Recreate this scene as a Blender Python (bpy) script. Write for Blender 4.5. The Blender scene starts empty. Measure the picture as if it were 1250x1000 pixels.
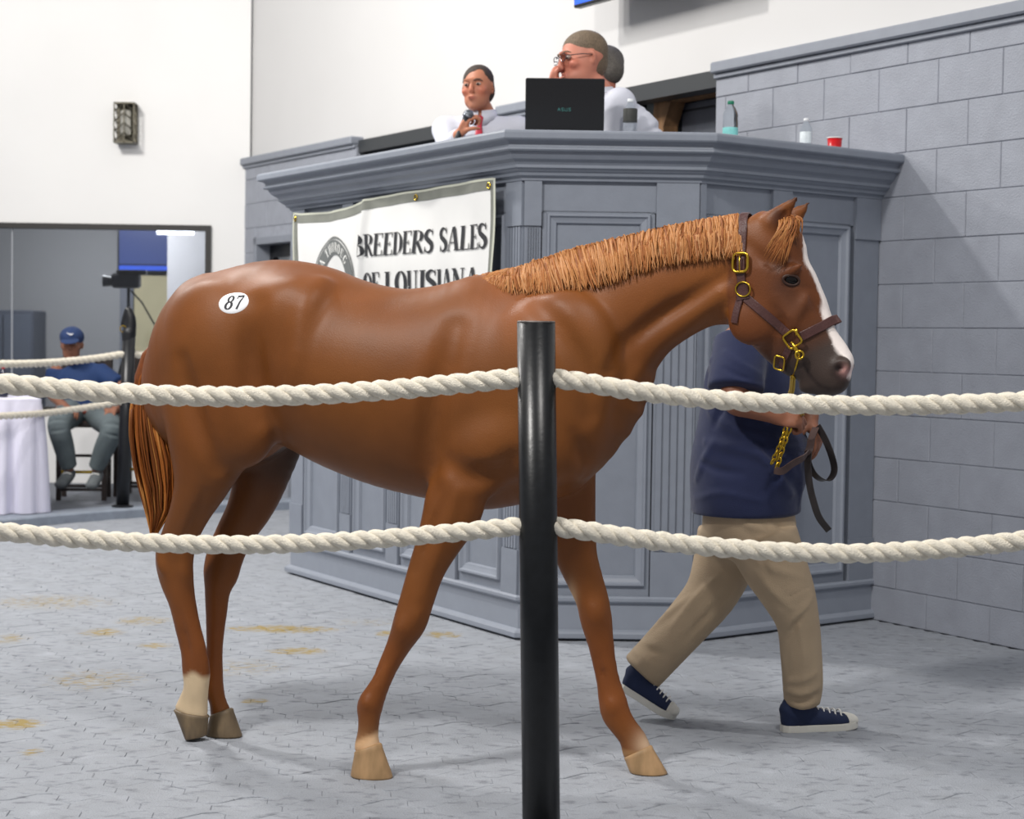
import bpy, bmesh, math, random
import numpy as np
from mathutils import Vector, Matrix
random.seed(7)
C = bpy.context.scene.collection
SC = bpy.context.scene
PI = math.pi
# ------------------------------------------------------------------ camera
FPX, TH, RO, CH = 2200.0, .0386, .0149, 1.28
_F = np.array([0, math.cos(TH), -math.sin(TH)]); _U0 = np.array([0, math.sin(TH), math.cos(TH)]); _X = np.array([1., 0, 0])
_R = _X*math.cos(RO)+_U0*math.sin(RO); _U = _U0*math.cos(RO)-_X*math.sin(RO); _O = np.array([0, 0, CH])
cam_data = bpy.data.cameras.new('camera'); cam = bpy.data.objects.new('camera', cam_data); C.objects.link(cam)
cam_data.sensor_fit = 'HORIZONTAL'; cam_data.sensor_width = 36.0; cam_data.lens = 36.0*FPX/1250.0
cam_data.clip_start = .05; cam_data.clip_end = 200
cam.matrix_world = Matrix(((_R[0], _U[0], -_F[0], 0), (_R[1], _U[1], -_F[1], 0), (_R[2], _U[2], -_F[2], CH), (0, 0, 0, 1)))
cam_data.dof.use_dof = True; cam_data.dof.focus_distance = 5.2; cam_data.dof.aperture_fstop = 5.6
SC.camera = cam
# ------------------------------------------------------------------ world, lamps, exposure
w = bpy.data.worlds.new('room_light'); SC.world = w; w.use_nodes = True
w.node_tree.nodes['Background'].inputs[0].default_value = (.93, .95, 1.0, 1)
w.node_tree.nodes['Background'].inputs[1].default_value = .50
def area(name, loc, target, size, power, col=(1, .97, .93)):
    d = bpy.data.lights.new(name, 'AREA'); d.shape = 'DISK'; d.size = size; d.energy = power; d.color = col
    o = bpy.data.objects.new(name, d); C.objects.link(o); o.location = loc
    o.rotation_euler = (Vector(target)-Vector(loc)).to_track_quat('-Z', 'Y').to_euler()
    return o
area('ceiling_lamp', (-2.8, 2.6, 5.4), (0.2, 6.0, 1.0), .6, 330)
area('ceiling_lamp', (1.2, 2.6, 5.4), (.3, 6.0, .8), .7, 130)
area('ceiling_lamp', (-3.28, 8.89, 5.9), (.4, 7.0, 0.6), .30, 230)
area('ceiling_lamp', (-4.74, 10.35, 4.9), (1.2, 8.0, 1.2), .35, 110)
area('ceiling_lamp', (-4.6, 9.4, 5.6), (-3.4, 14.9, 2.2), 1.0, 330)
SC.view_settings.view_transform = 'Standard'; SC.view_settings.look = 'None'
SC.view_settings.exposure = -.42; SC.view_settings.gamma = 1.0; SC.view_settings.use_curve_mapping = False

# ------------------------------------------------------------------ helpers
def ray(px, py): return _F+_R*(px-625)/FPX+_U*(500-py)/FPX
def ground(px, py, z=0.0):
    d = ray(px, py); return _O+d*(z-CH)/d[2]
def at(px, py, Y):
    d = ray(px, py); return _O+d*Y/d[1]
def on_plane(px, py, p0, dxy):
    n = np.array([-dxy[1], dxy[0], 0.]); d = ray(px, py); return _O+d*(((np.array(p0)-_O)@n)/(d@n))
def lin(c):
    if isinstance(c, str): c = [int(c[i:i+2], 16)/255 for i in (0, 2, 4)]
    return tuple(((v/12.92) if v <= .04045 else ((v+.055)/1.055)**2.4) for v in c)
MATS = {}
def mat(name, col, rough=.6, metal=0.0, nscale=0, namt=.0, bump=0.0, bscale=60, spec=.5, coat=0, world=False, col2=None, stretch=(1, 1, 1), trans=0, ior=1.45, emit=None, estr=1, sheen=0, attr=False):
    if name in MATS: return MATS[name]
    m = bpy.data.materials.new(name); m.use_nodes = True; MATS[name] = m
    nt = m.node_tree; N = nt.nodes; L = nt.links; b = N['Principled BSDF']
    c = lin(col); b.inputs['Base Color'].default_value = (*c, 1); b.inputs['Roughness'].default_value = rough
    b.inputs['Metallic'].default_value = metal; b.inputs['Specular IOR Level'].default_value = spec
    b.inputs['Coat Weight'].default_value = coat; b.inputs['IOR'].default_value = ior
    b.inputs['Transmission Weight'].default_value = trans
    b.inputs['Sheen Weight'].default_value = sheen
    if emit: b.inputs['Emission Color'].default_value = (*lin(emit), 1); b.inputs['Emission Strength'].default_value = estr
    src = None
    if world: g = N.new('ShaderNodeNewGeometry'); src = g.outputs['Position']
    else: g = N.new('ShaderNodeTexCoord'); src = g.outputs['Object']
    if stretch != (1, 1, 1):
        mp = N.new('ShaderNodeMapping'); mp.inputs['Scale'].default_value = stretch; L.new(src, mp.inputs['Vector']); src = mp.outputs[0]
    base = None
    if attr:
        a = N.new('ShaderNodeAttribute'); a.attribute_name = 'Col'; base = a.outputs['Color']; L.new(base, b.inputs['Base Color'])
    if namt:
        n = N.new('ShaderNodeTexNoise'); n.inputs['Scale'].default_value = nscale; n.inputs['Detail'].default_value = 6; L.new(src, n.inputs['Vector'])
        r = N.new('ShaderNodeMapRange'); r.inputs[1].default_value = .3; r.inputs[2].default_value = .7; L.new(n.outputs[0], r.inputs[0])
        mx = N.new('ShaderNodeMix'); mx.data_type = 'RGBA'; L.new(r.outputs[0], mx.inputs[0])
        if attr:
            r.inputs[3].default_value = 1-namt; r.inputs[4].default_value = 1+namt
            mx.blend_type = 'MULTIPLY'; mx.inputs[0].default_value = 1; L.remove(mx.inputs[0].links[0])
            L.new(base, mx.inputs[6]); L.new(r.outputs[0], mx.inputs[7])
        else:
            c2 = lin(col2) if col2 else tuple(v*(1-namt) for v in c)
            c1 = c if col2 else tuple(min(1, v*(1+namt)) for v in c)
            mx.inputs[6].default_value = (*c1, 1); mx.inputs[7].default_value = (*c2, 1)
        L.new(mx.outputs[2], b.inputs['Base Color'])
    if bump:
        n2 = N.new('ShaderNodeTexNoise'); n2.inputs['Scale'].default_value = bscale; n2.inputs['Detail'].default_value = 4; L.new(src, n2.inputs['Vector'])
        bp = N.new('ShaderNodeBump'); bp.inputs['Strength'].default_value = bump; bp.inputs['Distance'].default_value = .01
        L.new(n2.outputs[0], bp.inputs['Height']); L.new(bp.outputs[0], b.inputs['Normal'])
    return m
def tag(o, label=None, cat=None, group=None, kind=None):
    if label: o['label'] = label
    if cat: o['category'] = cat
    if group: o['group'] = group
    if kind: o['kind'] = kind
    return o
def empty(name, loc=(0, 0, 0), rz=0, label=None, cat=None, group=None):
    o = bpy.data.objects.new(name, None); C.objects.link(o); o.location = loc; o.rotation_euler = (0, 0, rz); o.empty_display_size = .1
    return tag(o, label, cat, group)
def pydata(name, V, Fc, m, parent=None, smooth=False, mats=None, midx=None, col=None, label=None):
    me = bpy.data.meshes.new(name)
    V = np.asarray(V, float)
    me.from_pydata([tuple(v) for v in V.tolist()], [], [tuple(f) for f in (Fc.tolist() if hasattr(Fc, 'tolist') else Fc)])
    if mats:
        for q in mats: me.materials.append(q)
    else: me.materials.append(m)
    if midx is not None: me.polygons.foreach_set('material_index', midx)
    if smooth: me.polygons.foreach_set('use_smooth', [True]*len(me.polygons))
    if col is not None:
        a = me.color_attributes.new('Col', 'FLOAT_COLOR', 'POINT')
        cc = np.ones((len(V), 4), np.float32); cc[:, :3] = col; a.data.foreach_set('color', cc.ravel())
    me.update()
    o = bpy.data.objects.new(name, me); C.objects.link(o)
    if parent: o.parent = parent
    if label: o['label'] = label
    return o
class MB:
    """mesh builder: collects simple solids"""
    def __init__(s): s.v = []; s.f = []
    def add(s, V, Fc):
        n = len(s.v); s.v += [tuple(map(float, p)) for p in V]; s.f += [tuple(i+n for i in q) for q in Fc]; return s
    def box(s, x0, x1, y0, y1, z0, z1, M=None):
        V = [(x, y, z) for z in (z0, z1) for y in (y0, y1) for x in (x0, x1)]
        if M: V = [M @ Vector(p) for p in V]
        return s.add(V, [(0, 2, 3, 1), (4, 5, 7, 6), (0, 1, 5, 4), (2, 6, 7, 3), (0, 4, 6, 2), (1, 3, 7, 5)])
    def cbox(s, x0, x1, y0, y1, z0, z1, c, M=None):
        """box chamfered by c on all edges"""
        V = []; idx = {}
        X = (x0, x1); Y = (y0, y1); Z = (z0, z1)
        for i in (0, 1):
            for j in (0, 1):
                for k in (0, 1):
                    sx, sy, sz = 1-2*i, 1-2*j, 1-2*k
                    idx[i, j, k, 0] = len(V); V.append((X[i], Y[j]+sy*c, Z[k]+sz*c))
                    idx[i, j, k, 1] = len(V); V.append((X[i]+sx*c, Y[j], Z[k]+sz*c))
                    idx[i, j, k, 2] = len(V); V.append((X[i]+sx*c, Y[j]+sy*c, Z[k]))
        Fs = []
        for i in (0, 1): Fs.append([idx[i, 0, 0, 0], idx[i, 1, 0, 0], idx[i, 1, 1, 0], idx[i, 0, 1, 0]])
        for j in (0, 1): Fs.append([idx[0, j, 0, 1], idx[1, j, 0, 1], idx[1, j, 1, 1], idx[0, j, 1, 1]])
        for k in (0, 1): Fs.append([idx[0, 0, k, 2], idx[1, 0, k, 2], idx[1, 1, k, 2], idx[0, 1, k, 2]])
        for i in (0, 1):
            for j in (0, 1): Fs.append([idx[i, j, 0, 0], idx[i, j, 1, 0], idx[i, j, 1, 1], idx[i, j, 0, 1]])
            for k in (0, 1): Fs.append([idx[i, 0, k, 0], idx[i, 1, k, 0], idx[i, 1, k, 2], idx[i, 0, k, 2]])
        for j in (0, 1):
            for k in (0, 1): Fs.append([idx[0, j, k, 1], idx[1, j, k, 1], idx[1, j, k, 2], idx[0, j, k, 2]])
        for key in [(i, j, k) for i in (0, 1) for j in (0, 1) for k in (0, 1)]: Fs.append([idx[(*key, 0)], idx[(*key, 1)], idx[(*key, 2)]])
        cen = Vector(((x0+x1)/2, (y0+y1)/2, (z0+z1)/2)); out = []
        for q in Fs:
            a, b2, c2 = Vector(V[q[0]]), Vector(V[q[1]]), Vector(V[q[2]])
            nn = (b2-a).cross(c2-a)
            mid = sum((Vector(V[t]) for t in q), Vector())/len(q)
            out.append(q if nn.dot(mid-cen) > 0 else q[::-1])
        if M: V = [M @ Vector(p) for p in V]
        return s.add(V, out)
    def cyl(s, p0, p1, r0, r1=None, n=16, cap=True):
        return s.tube([p0, p1], [r0, r0 if r1 is None else r1], n, cap)
    def tube(s, P, Rr, n=12, cap=True, closed=False, flat=None, up=None):
        P = [Vector(p) for p in P]
        if not hasattr(Rr, '__len__'): Rr = [Rr]*len(P)
        m = len(P); V = []; ref = Vector(up) if up is not None else None
        for i, p in enumerate(P):
            if closed: t = (P[(i+1) % m]-P[i-1]).normalized()
            else: t = (P[min(i+1, m-1)]-P[max(i-1, 0)]).normalized()
            if ref is None: ref = t.orthogonal().normalized()
            a = (ref-t*ref.dot(t))
            if a.length < 1e-6: a = t.orthogonal()
            a.normalize(); b = t.cross(a)
            if up is None: ref = a
            for j in range(n):
                q = 2*PI*j/n
                if flat: V.append(p+a*math.cos(q)*Rr[i]+b*math.sin(q)*Rr[i]*flat)
                else: V.append(p+(a*math.cos(q)+b*math.sin(q))*Rr[i])
        Fs = []
        for i in range(m if closed else m-1):
            i2 = (i+1) % m
            for j in range(n): Fs.append((i*n+j, i*n+(j+1) % n, i2*n+(j+1) % n, i2*n+j))
        if cap and not closed: Fs += [tuple(range(n))[::-1], tuple((m-1)*n+j for j in range(n))]
        return s.add(V, Fs)
    def lathe(s, prof, c=(0, 0, 0), n=24, M=None):
        V = []; Fs = []
        for (r, z) in prof:
            for j in range(n):
                q = 2*PI*j/n; V.append((c[0]+r*math.cos(q), c[1]+r*math.sin(q), c[2]+z))
        for i in range(len(prof)-1):
            for j in range(n): Fs.append((i*n+j, i*n+(j+1) % n, (i+1)*n+(j+1) % n, (i+1)*n+j))
        Fs += [tuple(range(n))[::-1], tuple((len(prof)-1)*n+j for j in range(n))]
        if M: V = [M @ Vector(p) for p in V]
        return s.add(V, Fs)
    def ell(s, c, r, M=None, n=12):
        V = [(c[0], c[1], c[2]-r[2])]
        for i in range(1, n//2+1):
            ph = -PI/2+PI*i/(n//2+1)
            for j in range(n): V.append((c[0]+r[0]*math.cos(ph)*math.cos(2*PI*j/n), c[1]+r[1]*math.cos(ph)*math.sin(2*PI*j/n), c[2]+r[2]*math.sin(ph)))
        V.append((c[0], c[1], c[2]+r[2])); Fs = []; rr = n//2
        for j in range(n): Fs.append((0, 1+(j+1) % n, 1+j))
        for i in range(rr-1):
            for j in range(n): Fs.append((1+i*n+j, 1+i*n+(j+1) % n, 1+(i+1)*n+(j+1) % n, 1+(i+1)*n+j))
        for j in range(n): Fs.append((1+(rr-1)*n+j, 1+(rr-1)*n+(j+1) % n, len(V)-1))
        if M: V = [M @ Vector(p) for p in V]
        return s.add(V, Fs)
    def prism(s, poly, z0, z1, M=None):
        n = len(poly); V = [(x, y, z0) for x, y in poly]+[(x, y, z1) for x, y in poly]
        Fs = [tuple(range(n))[::-1], tuple(range(n, 2*n))]+[(i, (i+1) % n, n+(i+1) % n, n+i) for i in range(n)]
        if M: V = [M @ Vector(p) for p in V]
        return s.add(V, Fs)
    def build(s, name, m, parent=None, smooth=False, label=None):
        o = pydata(name, s.v, s.f, m, parent, smooth, label=label)
        return o
def struct(o): o['kind'] = 'structure'; return o
def catmull(P, n):
    P = np.asarray(P, float); m = len(P); out = []
    for i in range(m-1):
        p0 = P[i-1] if i > 0 else 2*P[0]-P[1]; p1 = P[i]; p2 = P[i+1]; p3 = P[i+2] if i+2 < m else 2*P[-1]-P[-2]
        for k in range(n):
            t = k/n; out.append(.5*((2*p1)+(-p0+p2)*t+(2*p0-5*p1+4*p2-p3)*t*t+(-p0+3*p1-3*p2+p3)*t**3))
    out.append(P[-1]); return np.array(out)
# ------------------------------------------------------------------ implicit modeller: blended chains and ellipsoids, meshed with surface nets
class SDF:
    def __init__(s, h): s.h = h; s.pr = []
    def chain(s, P, side=(0, 1, 0), k=.02, sub=4, op='add', cap=1.0, sharp=2.0):
        """P rows: x, y, z, a (half size across, in the plane), b (half size along `side`)"""
        s.pr.append(('c', catmull(P, sub) if len(P) > 2 else np.asarray(P, float), np.array(side, float)/np.linalg.norm(side), k, op, cap)); return s
    def ell(s, c, r, R=None, k=.02, op='add'):
        s.pr.append(('e', np.array(c, float), np.array(r, float), R, k, op)); return s
    def mesh(s, clip=None):
        h = s.h; lo = np.full(3, 1e9); hi = -lo
        for p in s.pr:
            if 'sub' in [q_ for q_ in p if isinstance(q_, str)]: continue
            if p[0] == 'c':
                r = p[1][:, 3:5].max(1)[:, None]; lo = np.minimum(lo, (p[1][:, :3]-r).min(0)); hi = np.maximum(hi, (p[1][:, :3]+r).max(0))
            else: r = p[2].max(); lo = np.minimum(lo, p[1]-r); hi = np.maximum(hi, p[1]+r)
        lo -= 4*h; hi += 4*h; nn = np.ceil((hi-lo)/h).astype(int)+1
        BIG = .12; G = np.full(nn, BIG, np.float32)
        ax = [(lo[i]+h*np.arange(nn[i])).astype(np.float32) for i in range(3)]
        def win(a, b, mg):
            i0 = np.maximum(0, np.floor((a-mg-lo)/h).astype(int)); i1 = np.minimum(nn, np.ceil((b+mg-lo)/h).astype(int)+1)
            return tuple(slice(i0[i], max(i0[i]+1, i1[i])) for i in range(3))
        for p in s.pr:
            if p[0] == 'c':
                Q, side, k, op, cap = p[1], p[2], p[3], p[4], p[5]
                r = Q[:, 3:5].max(1)[:, None]; mg = k+2*h+.01
                W = win((Q[:, :3]-r).min(0), (Q[:, :3]+r).max(0), mg)
                D = np.full([q.stop-q.start for q in W], BIG, np.float32)
                off = np.array([q.start for q in W])
                for i in range(len(Q)-1):
                    A, B = Q[i], Q[i+1]; rm = max(A[3], A[4], B[3], B[4])
                    w2 = win(np.minimum(A[:3], B[:3])-rm, np.maximum(A[:3], B[:3])+rm, mg)
                    w2 = tuple(slice(max(w2[q].start, W[q].start), min(w2[q].stop, W[q].stop)) for q in range(3))
                    x = ax[0][w2[0]][:, None, None]; y = ax[1][w2[1]][None, :, None]; z = ax[2][w2[2]][None, None, :]
                    T = B[:3]-A[:3]; ln = np.linalg.norm(T)
                    if ln < 1e-6: continue
                    T = T/ln; Ls = side-T*(side@T)
                    Ls = Ls/np.linalg.norm(Ls); Nn = np.cross(T, Ls)
                    dx, dy, dz = x-A[0], y-A[1], z-A[2]
                    u = dx*T[0]+dy*T[1]+dz*T[2]; t = np.clip(u/ln, 0, 1); ua = u-t*ln
                    vn = dx*Nn[0]+dy*Nn[1]+dz*Nn[2]; vl = dx*Ls[0]+dy*Ls[1]+dz*Ls[2]
                    a = np.maximum(A[3]+(B[3]-A[3])*t, .001); b = np.maximum(A[4]+(B[4]-A[4])*t, .001); c = np.minimum(a, b)*cap
                    k0 = np.sqrt((vn/a)**2+(vl/b)**2+(ua/c)**2); k1 = np.sqrt((vn/(a*a))**2+(vl/(b*b))**2+(ua/(c*c))**2)+1e-6
                    d = k0*(k0-1)/k1
                    l2 = tuple(slice(w2[q].start-off[q], w2[q].stop-off[q]) for q in range(3))
                    D[l2] = np.minimum(D[l2], d)
            else:
                c, r, R, k, op = p[1:]
                rm = r.max(); W = win(c-rm, c+rm, k+2*h+.01)
                x = ax[0][W[0]][:, None, None]-c[0]; y = ax[1][W[1]][None, :, None]-c[1]; z = ax[2][W[2]][None, None, :]-c[2]
                if R is not None:
                    R = np.asarray(R); x, y, z = (x*R[0][j]+y*R[1][j]+z*R[2][j] for j in range(3))
                k0 = np.sqrt((x/r[0])**2+(y/r[1])**2+(z/r[2])**2); k1 = np.sqrt((x/r[0]**2)**2+(y/r[1]**2)**2+(z/r[2]**2)**2)+1e-6
                D = k0*(k0-1)/k1
            g = G[W]
            if op == 'add':
                hh = np.clip(.5+.5*(g-D)/k, 0, 1); G[W] = g*(1-hh)+D*hh-k*hh*(1-hh)
            else:
                D = -D; hh = np.clip(.5-.5*(g-D)/k, 0, 1); G[W] = g*(1-hh)+D*hh+k*hh*(1-hh)
        if clip:
            for (pt, nr) in clip:
                d = (ax[0][:, None, None]-pt[0])*nr[0]+(ax[1][None, :, None]-pt[1])*nr[1]+(ax[2][None, None, :]-pt[2])*nr[2]
                G = np.maximum(G, d.astype(np.float32))
        G[0] = G[-1] = BIG; G[:, 0] = G[:, -1] = BIG; G[:, :, 0] = G[:, :, -1] = BIG
        return nets(G, lo, h)
def nets(G, lo, h):
    S = G < 0
    cell = np.zeros([n-1 for n in G.shape], bool)
    cnt = np.zeros(cell.shape, np.int8)
    for i in (0, 1):
        for j in (0, 1):
            for k in (0, 1): cnt += S[i:S.shape[0]-1+i, j:S.shape[1]-1+j, k:S.shape[2]-1+k]
    cell = (cnt > 0) & (cnt < 8); del cnt
    ci = np.argwhere(cell); acc = np.zeros((len(ci), 3)); num = np.zeros(len(ci))
    cs = [(i, j, k) for i in (0, 1) for j in (0, 1) for k in (0, 1)]
    val = {c: G[ci[:, 0]+c[0], ci[:, 1]+c[1], ci[:, 2]+c[2]].astype(float) for c in cs}
    for a in cs:
        for d in range(3):
            if a[d]: continue
            b = list(a); b[d] = 1; b = tuple(b); va, vb = val[a], val[b]; m = (va < 0) != (vb < 0)
            t = np.where(m, va/np.where(m, va-vb, 1), 0)
            p = np.tile(np.array(a, float), (len(ci), 1)); p[:, d] += t
            acc[m] += p[m]; num[m] += 1
    V = lo+h*(ci+acc/num[:, None])
    idx = np.full(cell.shape, -1, np.int32); idx[tuple(ci.T)] = np.arange(len(ci))
    Fs = []
    for d in range(3):
        sl = [slice(None)]*3; s2 = [slice(None)]*3; sl[d] = slice(0, -1); s2[d] = slice(1, None)
        A = S[tuple(sl)]; B = S[tuple(s2)]; e = np.argwhere(A != B); inside = A[tuple(e.T)]
        u, v = (d+1) % 3, (d+2) % 3
        def q(du, dv):
            r = e.copy(); r[:, u] -= du; r[:, v] -= dv; return idx[tuple(r.T)]
        quad = np.stack([q(1, 1), q(0, 1), q(0, 0), q(1, 0)], 1)
        quad[~inside] = quad[~inside][:, ::-1]
        Fs.append(quad)
    F2 = np.concatenate(Fs)
    # relax a little
    E = np.concatenate([F2[:, [0, 1]], F2[:, [1, 2]], F2[:, [2, 3]], F2[:, [3, 0]]])
    deg = np.bincount(E.ravel(), minlength=len(V))[:, None]
    for it in range(2):
        sm = np.zeros_like(V)
        for c in range(3): sm[:, c] = np.bincount(E[:, 0], V[E[:, 1], c], len(V))+np.bincount(E[:, 1], V[E[:, 0], c], len(V))
        V = V*.5+.5*sm/deg
    return V, F2
from mathutils.bvhtree import BVHTree
def hitter(V, Fq, M=Matrix()):
    """photo point -> (point, normal) where the sight line meets the mesh V, Fq placed by M"""
    bv = BVHTree.FromPolygons([tuple(v) for v in V.tolist()], [tuple(f_) for f_ in Fq.tolist()]); inv = M.inverted(); o_ = inv @ Vector((0, 0, CH)); i3 = inv.to_3x3()
    def fn(px, py):
        d = (i3 @ Vector(ray(px, py))).normalized(); loc, nr, i_, ds = bv.ray_cast(o_, d)
        if loc is None: return None, None
        if nr.dot(d) > 0: nr = -nr
        return np.array(loc), np.array(nr)
    fn.bvh = bv
    return fn
def relief(s, items, M=Matrix(), side=(0, 1, 0), mirror=False, coarse=2.2, k=.016):
    """folds and grooves laid on the surface: items are (photo points, radius, 'add' | 'sub')"""
    h0 = s.h; s.h = h0*coarse; V, Fq = s.mesh(); s.h = h0; hit = hitter(V, Fq, M)
    for it in items:
        pts, r, op = it[:3]; kk = it[3] if len(it) > 3 else k; dep = it[4] if len(it) > 4 else (.35 if op == 'add' else -.25)
        Q = []; m = len(pts)
        for i, p in enumerate(catmull(pts, 3) if m > 2 else np.linspace(pts[0], pts[1], 5)):
            loc, nr = hit(*p)
            if loc is None: continue
            Q.append((loc, nr))
        if len(Q) < 2: continue
        for e in ((1, -1) if mirror else (1,)):
            P_ = []
            for i, (loc, nr) in enumerate(Q):
                u = i/(len(Q)-1); w_ = math.sin(PI*u); rr_ = r*(.45+.55*w_); c = loc-nr*rr_*(dep+(1-w_)*(.75 if op == 'add' else -1.7)); c = np.array([c[0], c[1]*e, c[2]]); P_.append([*c, rr_, rr_])
            s.chain(P_, side=side, k=kk, op=op, sub=1)
    return hit
def sdf_obj(name, sdf, m, parent=None, col=None, clip=None, label=None):
    V, Fq = sdf.mesh(clip)
    c = col(V) if callable(col) else col
    return pydata(name, V, Fq, m, parent, True, col=c, label=label)
# ------------------------------------------------------------------ setting
W0 = np.array([1.694, 8.379, 0.]); WD = np.array([-.515, .857, 0.])/np.linalg.norm([.515, .857]); WN = np.array([-WD[1], WD[0], 0.])   # WN points into the ring
if WN[0] > 0: WN = -WN
MW = Matrix(((WD[0], WN[0], 0, W0[0]), (WD[1], WN[1], 0, W0[1]), (0, 0, 1, 0), (0, 0, 0, 1)))     # local: x = along the wall, y = into the room
m_block = mat('painted_block', '989ca6', .55, nscale=9, namt=.06, bump=.35, bscale=140, world=True)
m_joint = mat('painted_mortar', '9ca0aa', .7, world=True, nscale=20, namt=.1)
m_cap = mat('cap_paint', '8a8f99', .5, nscale=12, namt=.04)
m_white = mat('white_wall_paint', 'd2d1d0', .7, nscale=2, namt=.012, world=True)
m_dark = mat('dark_opening', '4a4d54', .7)
m_black = mat('black_metal', '1c1d20', .35, nscale=30, namt=.2)
m_stand = mat('stand_grey_paint', '868c97', .42, nscale=14, namt=.04, bump=.08, bscale=90)
m_stand2 = mat('stand_moulding_paint', '8f95a0', .4, nscale=14, namt=.03)
m_kerb = mat('kerb_paint', '8f97a3', .6, nscale=15, namt=.12)

def wall_slab(name, t0, t1, w0, w1, z0, z1, m):
    b = MB(); b.box(t0, t1, w0, w1, z0, z1, MW); return struct(b.build(name, m))
wall_right = wall_slab('wall_right', -3.6, 7.62, -.22, -.006, 0, 0.9, m_joint)
# backing pieces above the deck level, between the openings
b = MB()
for (a0, a1, z0, z1) in [(-3.6, 1.27, .9, 2.68), (2.9, 3.48, .9, 2.68), (5.54, 6.6, .9, 2.68), (7.4, 7.62, .9, 2.68), (6.6, 7.4, 2.08, 2.68)]:
    b.box(a0, a1, -.22, -.006, z0, z1, MW)
wall_backing = b.build('mortar_backing', m_joint, wall_right)
# painted concrete blocks, each its own piece
zc = [0, .16]+[.16+.2*k for k in range(1, 13)]+[2.68]
blk_meshes = {}
def block_mesh(L_, H_):
    key = (round(L_, 3), round(H_, 3))
    if key not in blk_meshes:
        q = MB(); q.cbox(.0015, L_-.0015, -.05, 0, .0015, H_-.0015, .0028); o = q.build('block', m_block); me = o.data; bpy.data.objects.remove(o); blk_meshes[key] = me
    return blk_meshes[key]
nblk = 0
for ci_ in range(len(zc)-1):
    z0, z1 = zc[ci_], zc[ci_+1]
    ph = -.353 if (ci_ % 2 == 0) else -.155
    k = -9
    while True:
        a0 = ph+.385*k; a1 = a0+.385; k += 1
        if a0 > 7.62: break
        a0 = max(a0, -3.0)
        if a1 <= a0+.02: continue
        segs = [(a0, min(a1, 7.62))]
        cuts = []
        if z1 > .95: cuts += [(1.27, 2.9), (3.48, 5.54)]
        if z0 < 2.0: cuts += [(6.6, 7.4)]
        cuts += [(.14, 3.3)] if z1 < 1.9 else []        # nothing is seen of the wall inside the auction stand
        for c0, c1 in cuts:
            ns = []
            for s0, s1 in segs:
                if s1 <= c0 or s0 >= c1: ns.append((s0, s1))
                else:
                    if s0 < c0: ns.append((s0, c0))
                    if s1 > c1: ns.append((c1, s1))
            segs = ns
        for s0, s1 in segs:
            if s1-s0 < .03: continue
            if 3.4 < s0 and s1 < 6.5 and z1 < 1.9: continue
            o = bpy.data.objects.new('block', block_mesh(s1-s0, z1-z0)); C.objects.link(o); o.parent = wall_right
            o.matrix_local = MW @ Matrix.Translation((s0, random.uniform(-.0015, .0015), z0)); nblk += 1
# the wall's coping and the white wall above it
for (a0, a1) in [(-3.4, 1.27), (2.9, 3.48), (5.54, 7.62)]:
    q = MB(); q.cbox(a0, a1, -.2, .045, 2.68, 2.738, .008, MW); q.cbox(a0, a1, -.2, .02, 2.655, 2.68, .004, MW)
    struct(q.build('trim_%d' % (1+int(a0 > 0)+int(a0 > 5)), m_cap))
wall_slab('wall_upper', -3.6, 7.62, -.22, -.06, 2.68, 6.2, m_white)
# recesses behind the openings
q = MB()
for (a0, a1) in [(1.27, 2.9), (3.48, 5.54)]:
    q.box(a0, a1, -1.6, -1.5, .9, 2.9, MW); q.box(a0-.05, a0, -1.5, -.22, .9, 2.9, MW); q.box(a1, a1+.05, -1.5, -.22, .9, 2.9, MW)
    q.box(a0, a1, -1.5, -.22, 2.8, 2.9, MW); q.box(a0, a1, -1.5, -.22, .85, .95, MW)
struct(q.build('wall_recess', m_dark))
q = MB()
for (a0, a1) in [(1.27, 2.9), (3.48, 5.54)]:
    q.box(a0, a1, -.14, -.02, 2.62, 2.71, MW); q.box(a0, a0+.05, -.14, -.04, .95, 2.62, MW); q.box(a1-.05, a1, -.14, -.04, .95, 2.62, MW)
struct(q.build('trim_4', mat('opening_trim_dark', '35383b', .5)))
# brown timber frame and dark door inside the right opening
m_brown = mat('raw_timber', '9a7552', .7, nscale=25, namt=.35, stretch=(1, 1, .2))
m_door = mat('dark_door_paint', '6a6f79', .5, nscale=20, namt=.08)
dr = empty('door_frame', (0, 0, 0)); dr.name = 'door_2'; struct(dr)
def wtz(px, py, w_):
    P = on_plane(px, py, W0+WN*w_, WD); return float((P-W0)@WD), float(P[2])
tA, tB = wtz(805, 150, -.25)[0], wtz(818.5, 150, -.25)[0]; zt_ = wtz(815, 116, -.25)[1]
q = MB(); q.prism([(tB, .95), (tA, .95), (tA, zt_-.16), (tA-.02, zt_-.03), (tB-.08, zt_-.03), (tB, zt_-.18)], 0, 1)
q.v = [tuple(MW @ Vector((v[0], -.30+.1*v[2], v[1]))) for v in q.v]; q.build('timber_post', m_brown, dr)
q = MB(); q.box(1.1, tA-.01, -.30, -.2, zt_-.05, zt_+.005, MW); q.build('timber_header', m_brown, dr)
q = MB(); q.box(tA+.004, wtz(791, 150, -.25)[0], -.34, -.24, .95, zt_, MW); q.build('side_panel', mat('grey_green_panel', '6d7371', .7), dr)
q = MB(); q.cbox(1.1, tB-.01, -.36, -.32, .95, zt_-.05, .004, MW); q.build('door_leaf', m_door, dr)
tm, zm = wtz(829, 137, -.32)
q = MB()
for (x0, x1, z0, z1) in [(1.1, tm, zm-.006, zm+.006), (tm-.014, tm, 1.1, zm)]: q.box(x0, x1, -.322, -.312, z0, z1, MW)
q.build('door_moulding', mat('door_groove', '2a2d32', .6), dr)
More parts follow.
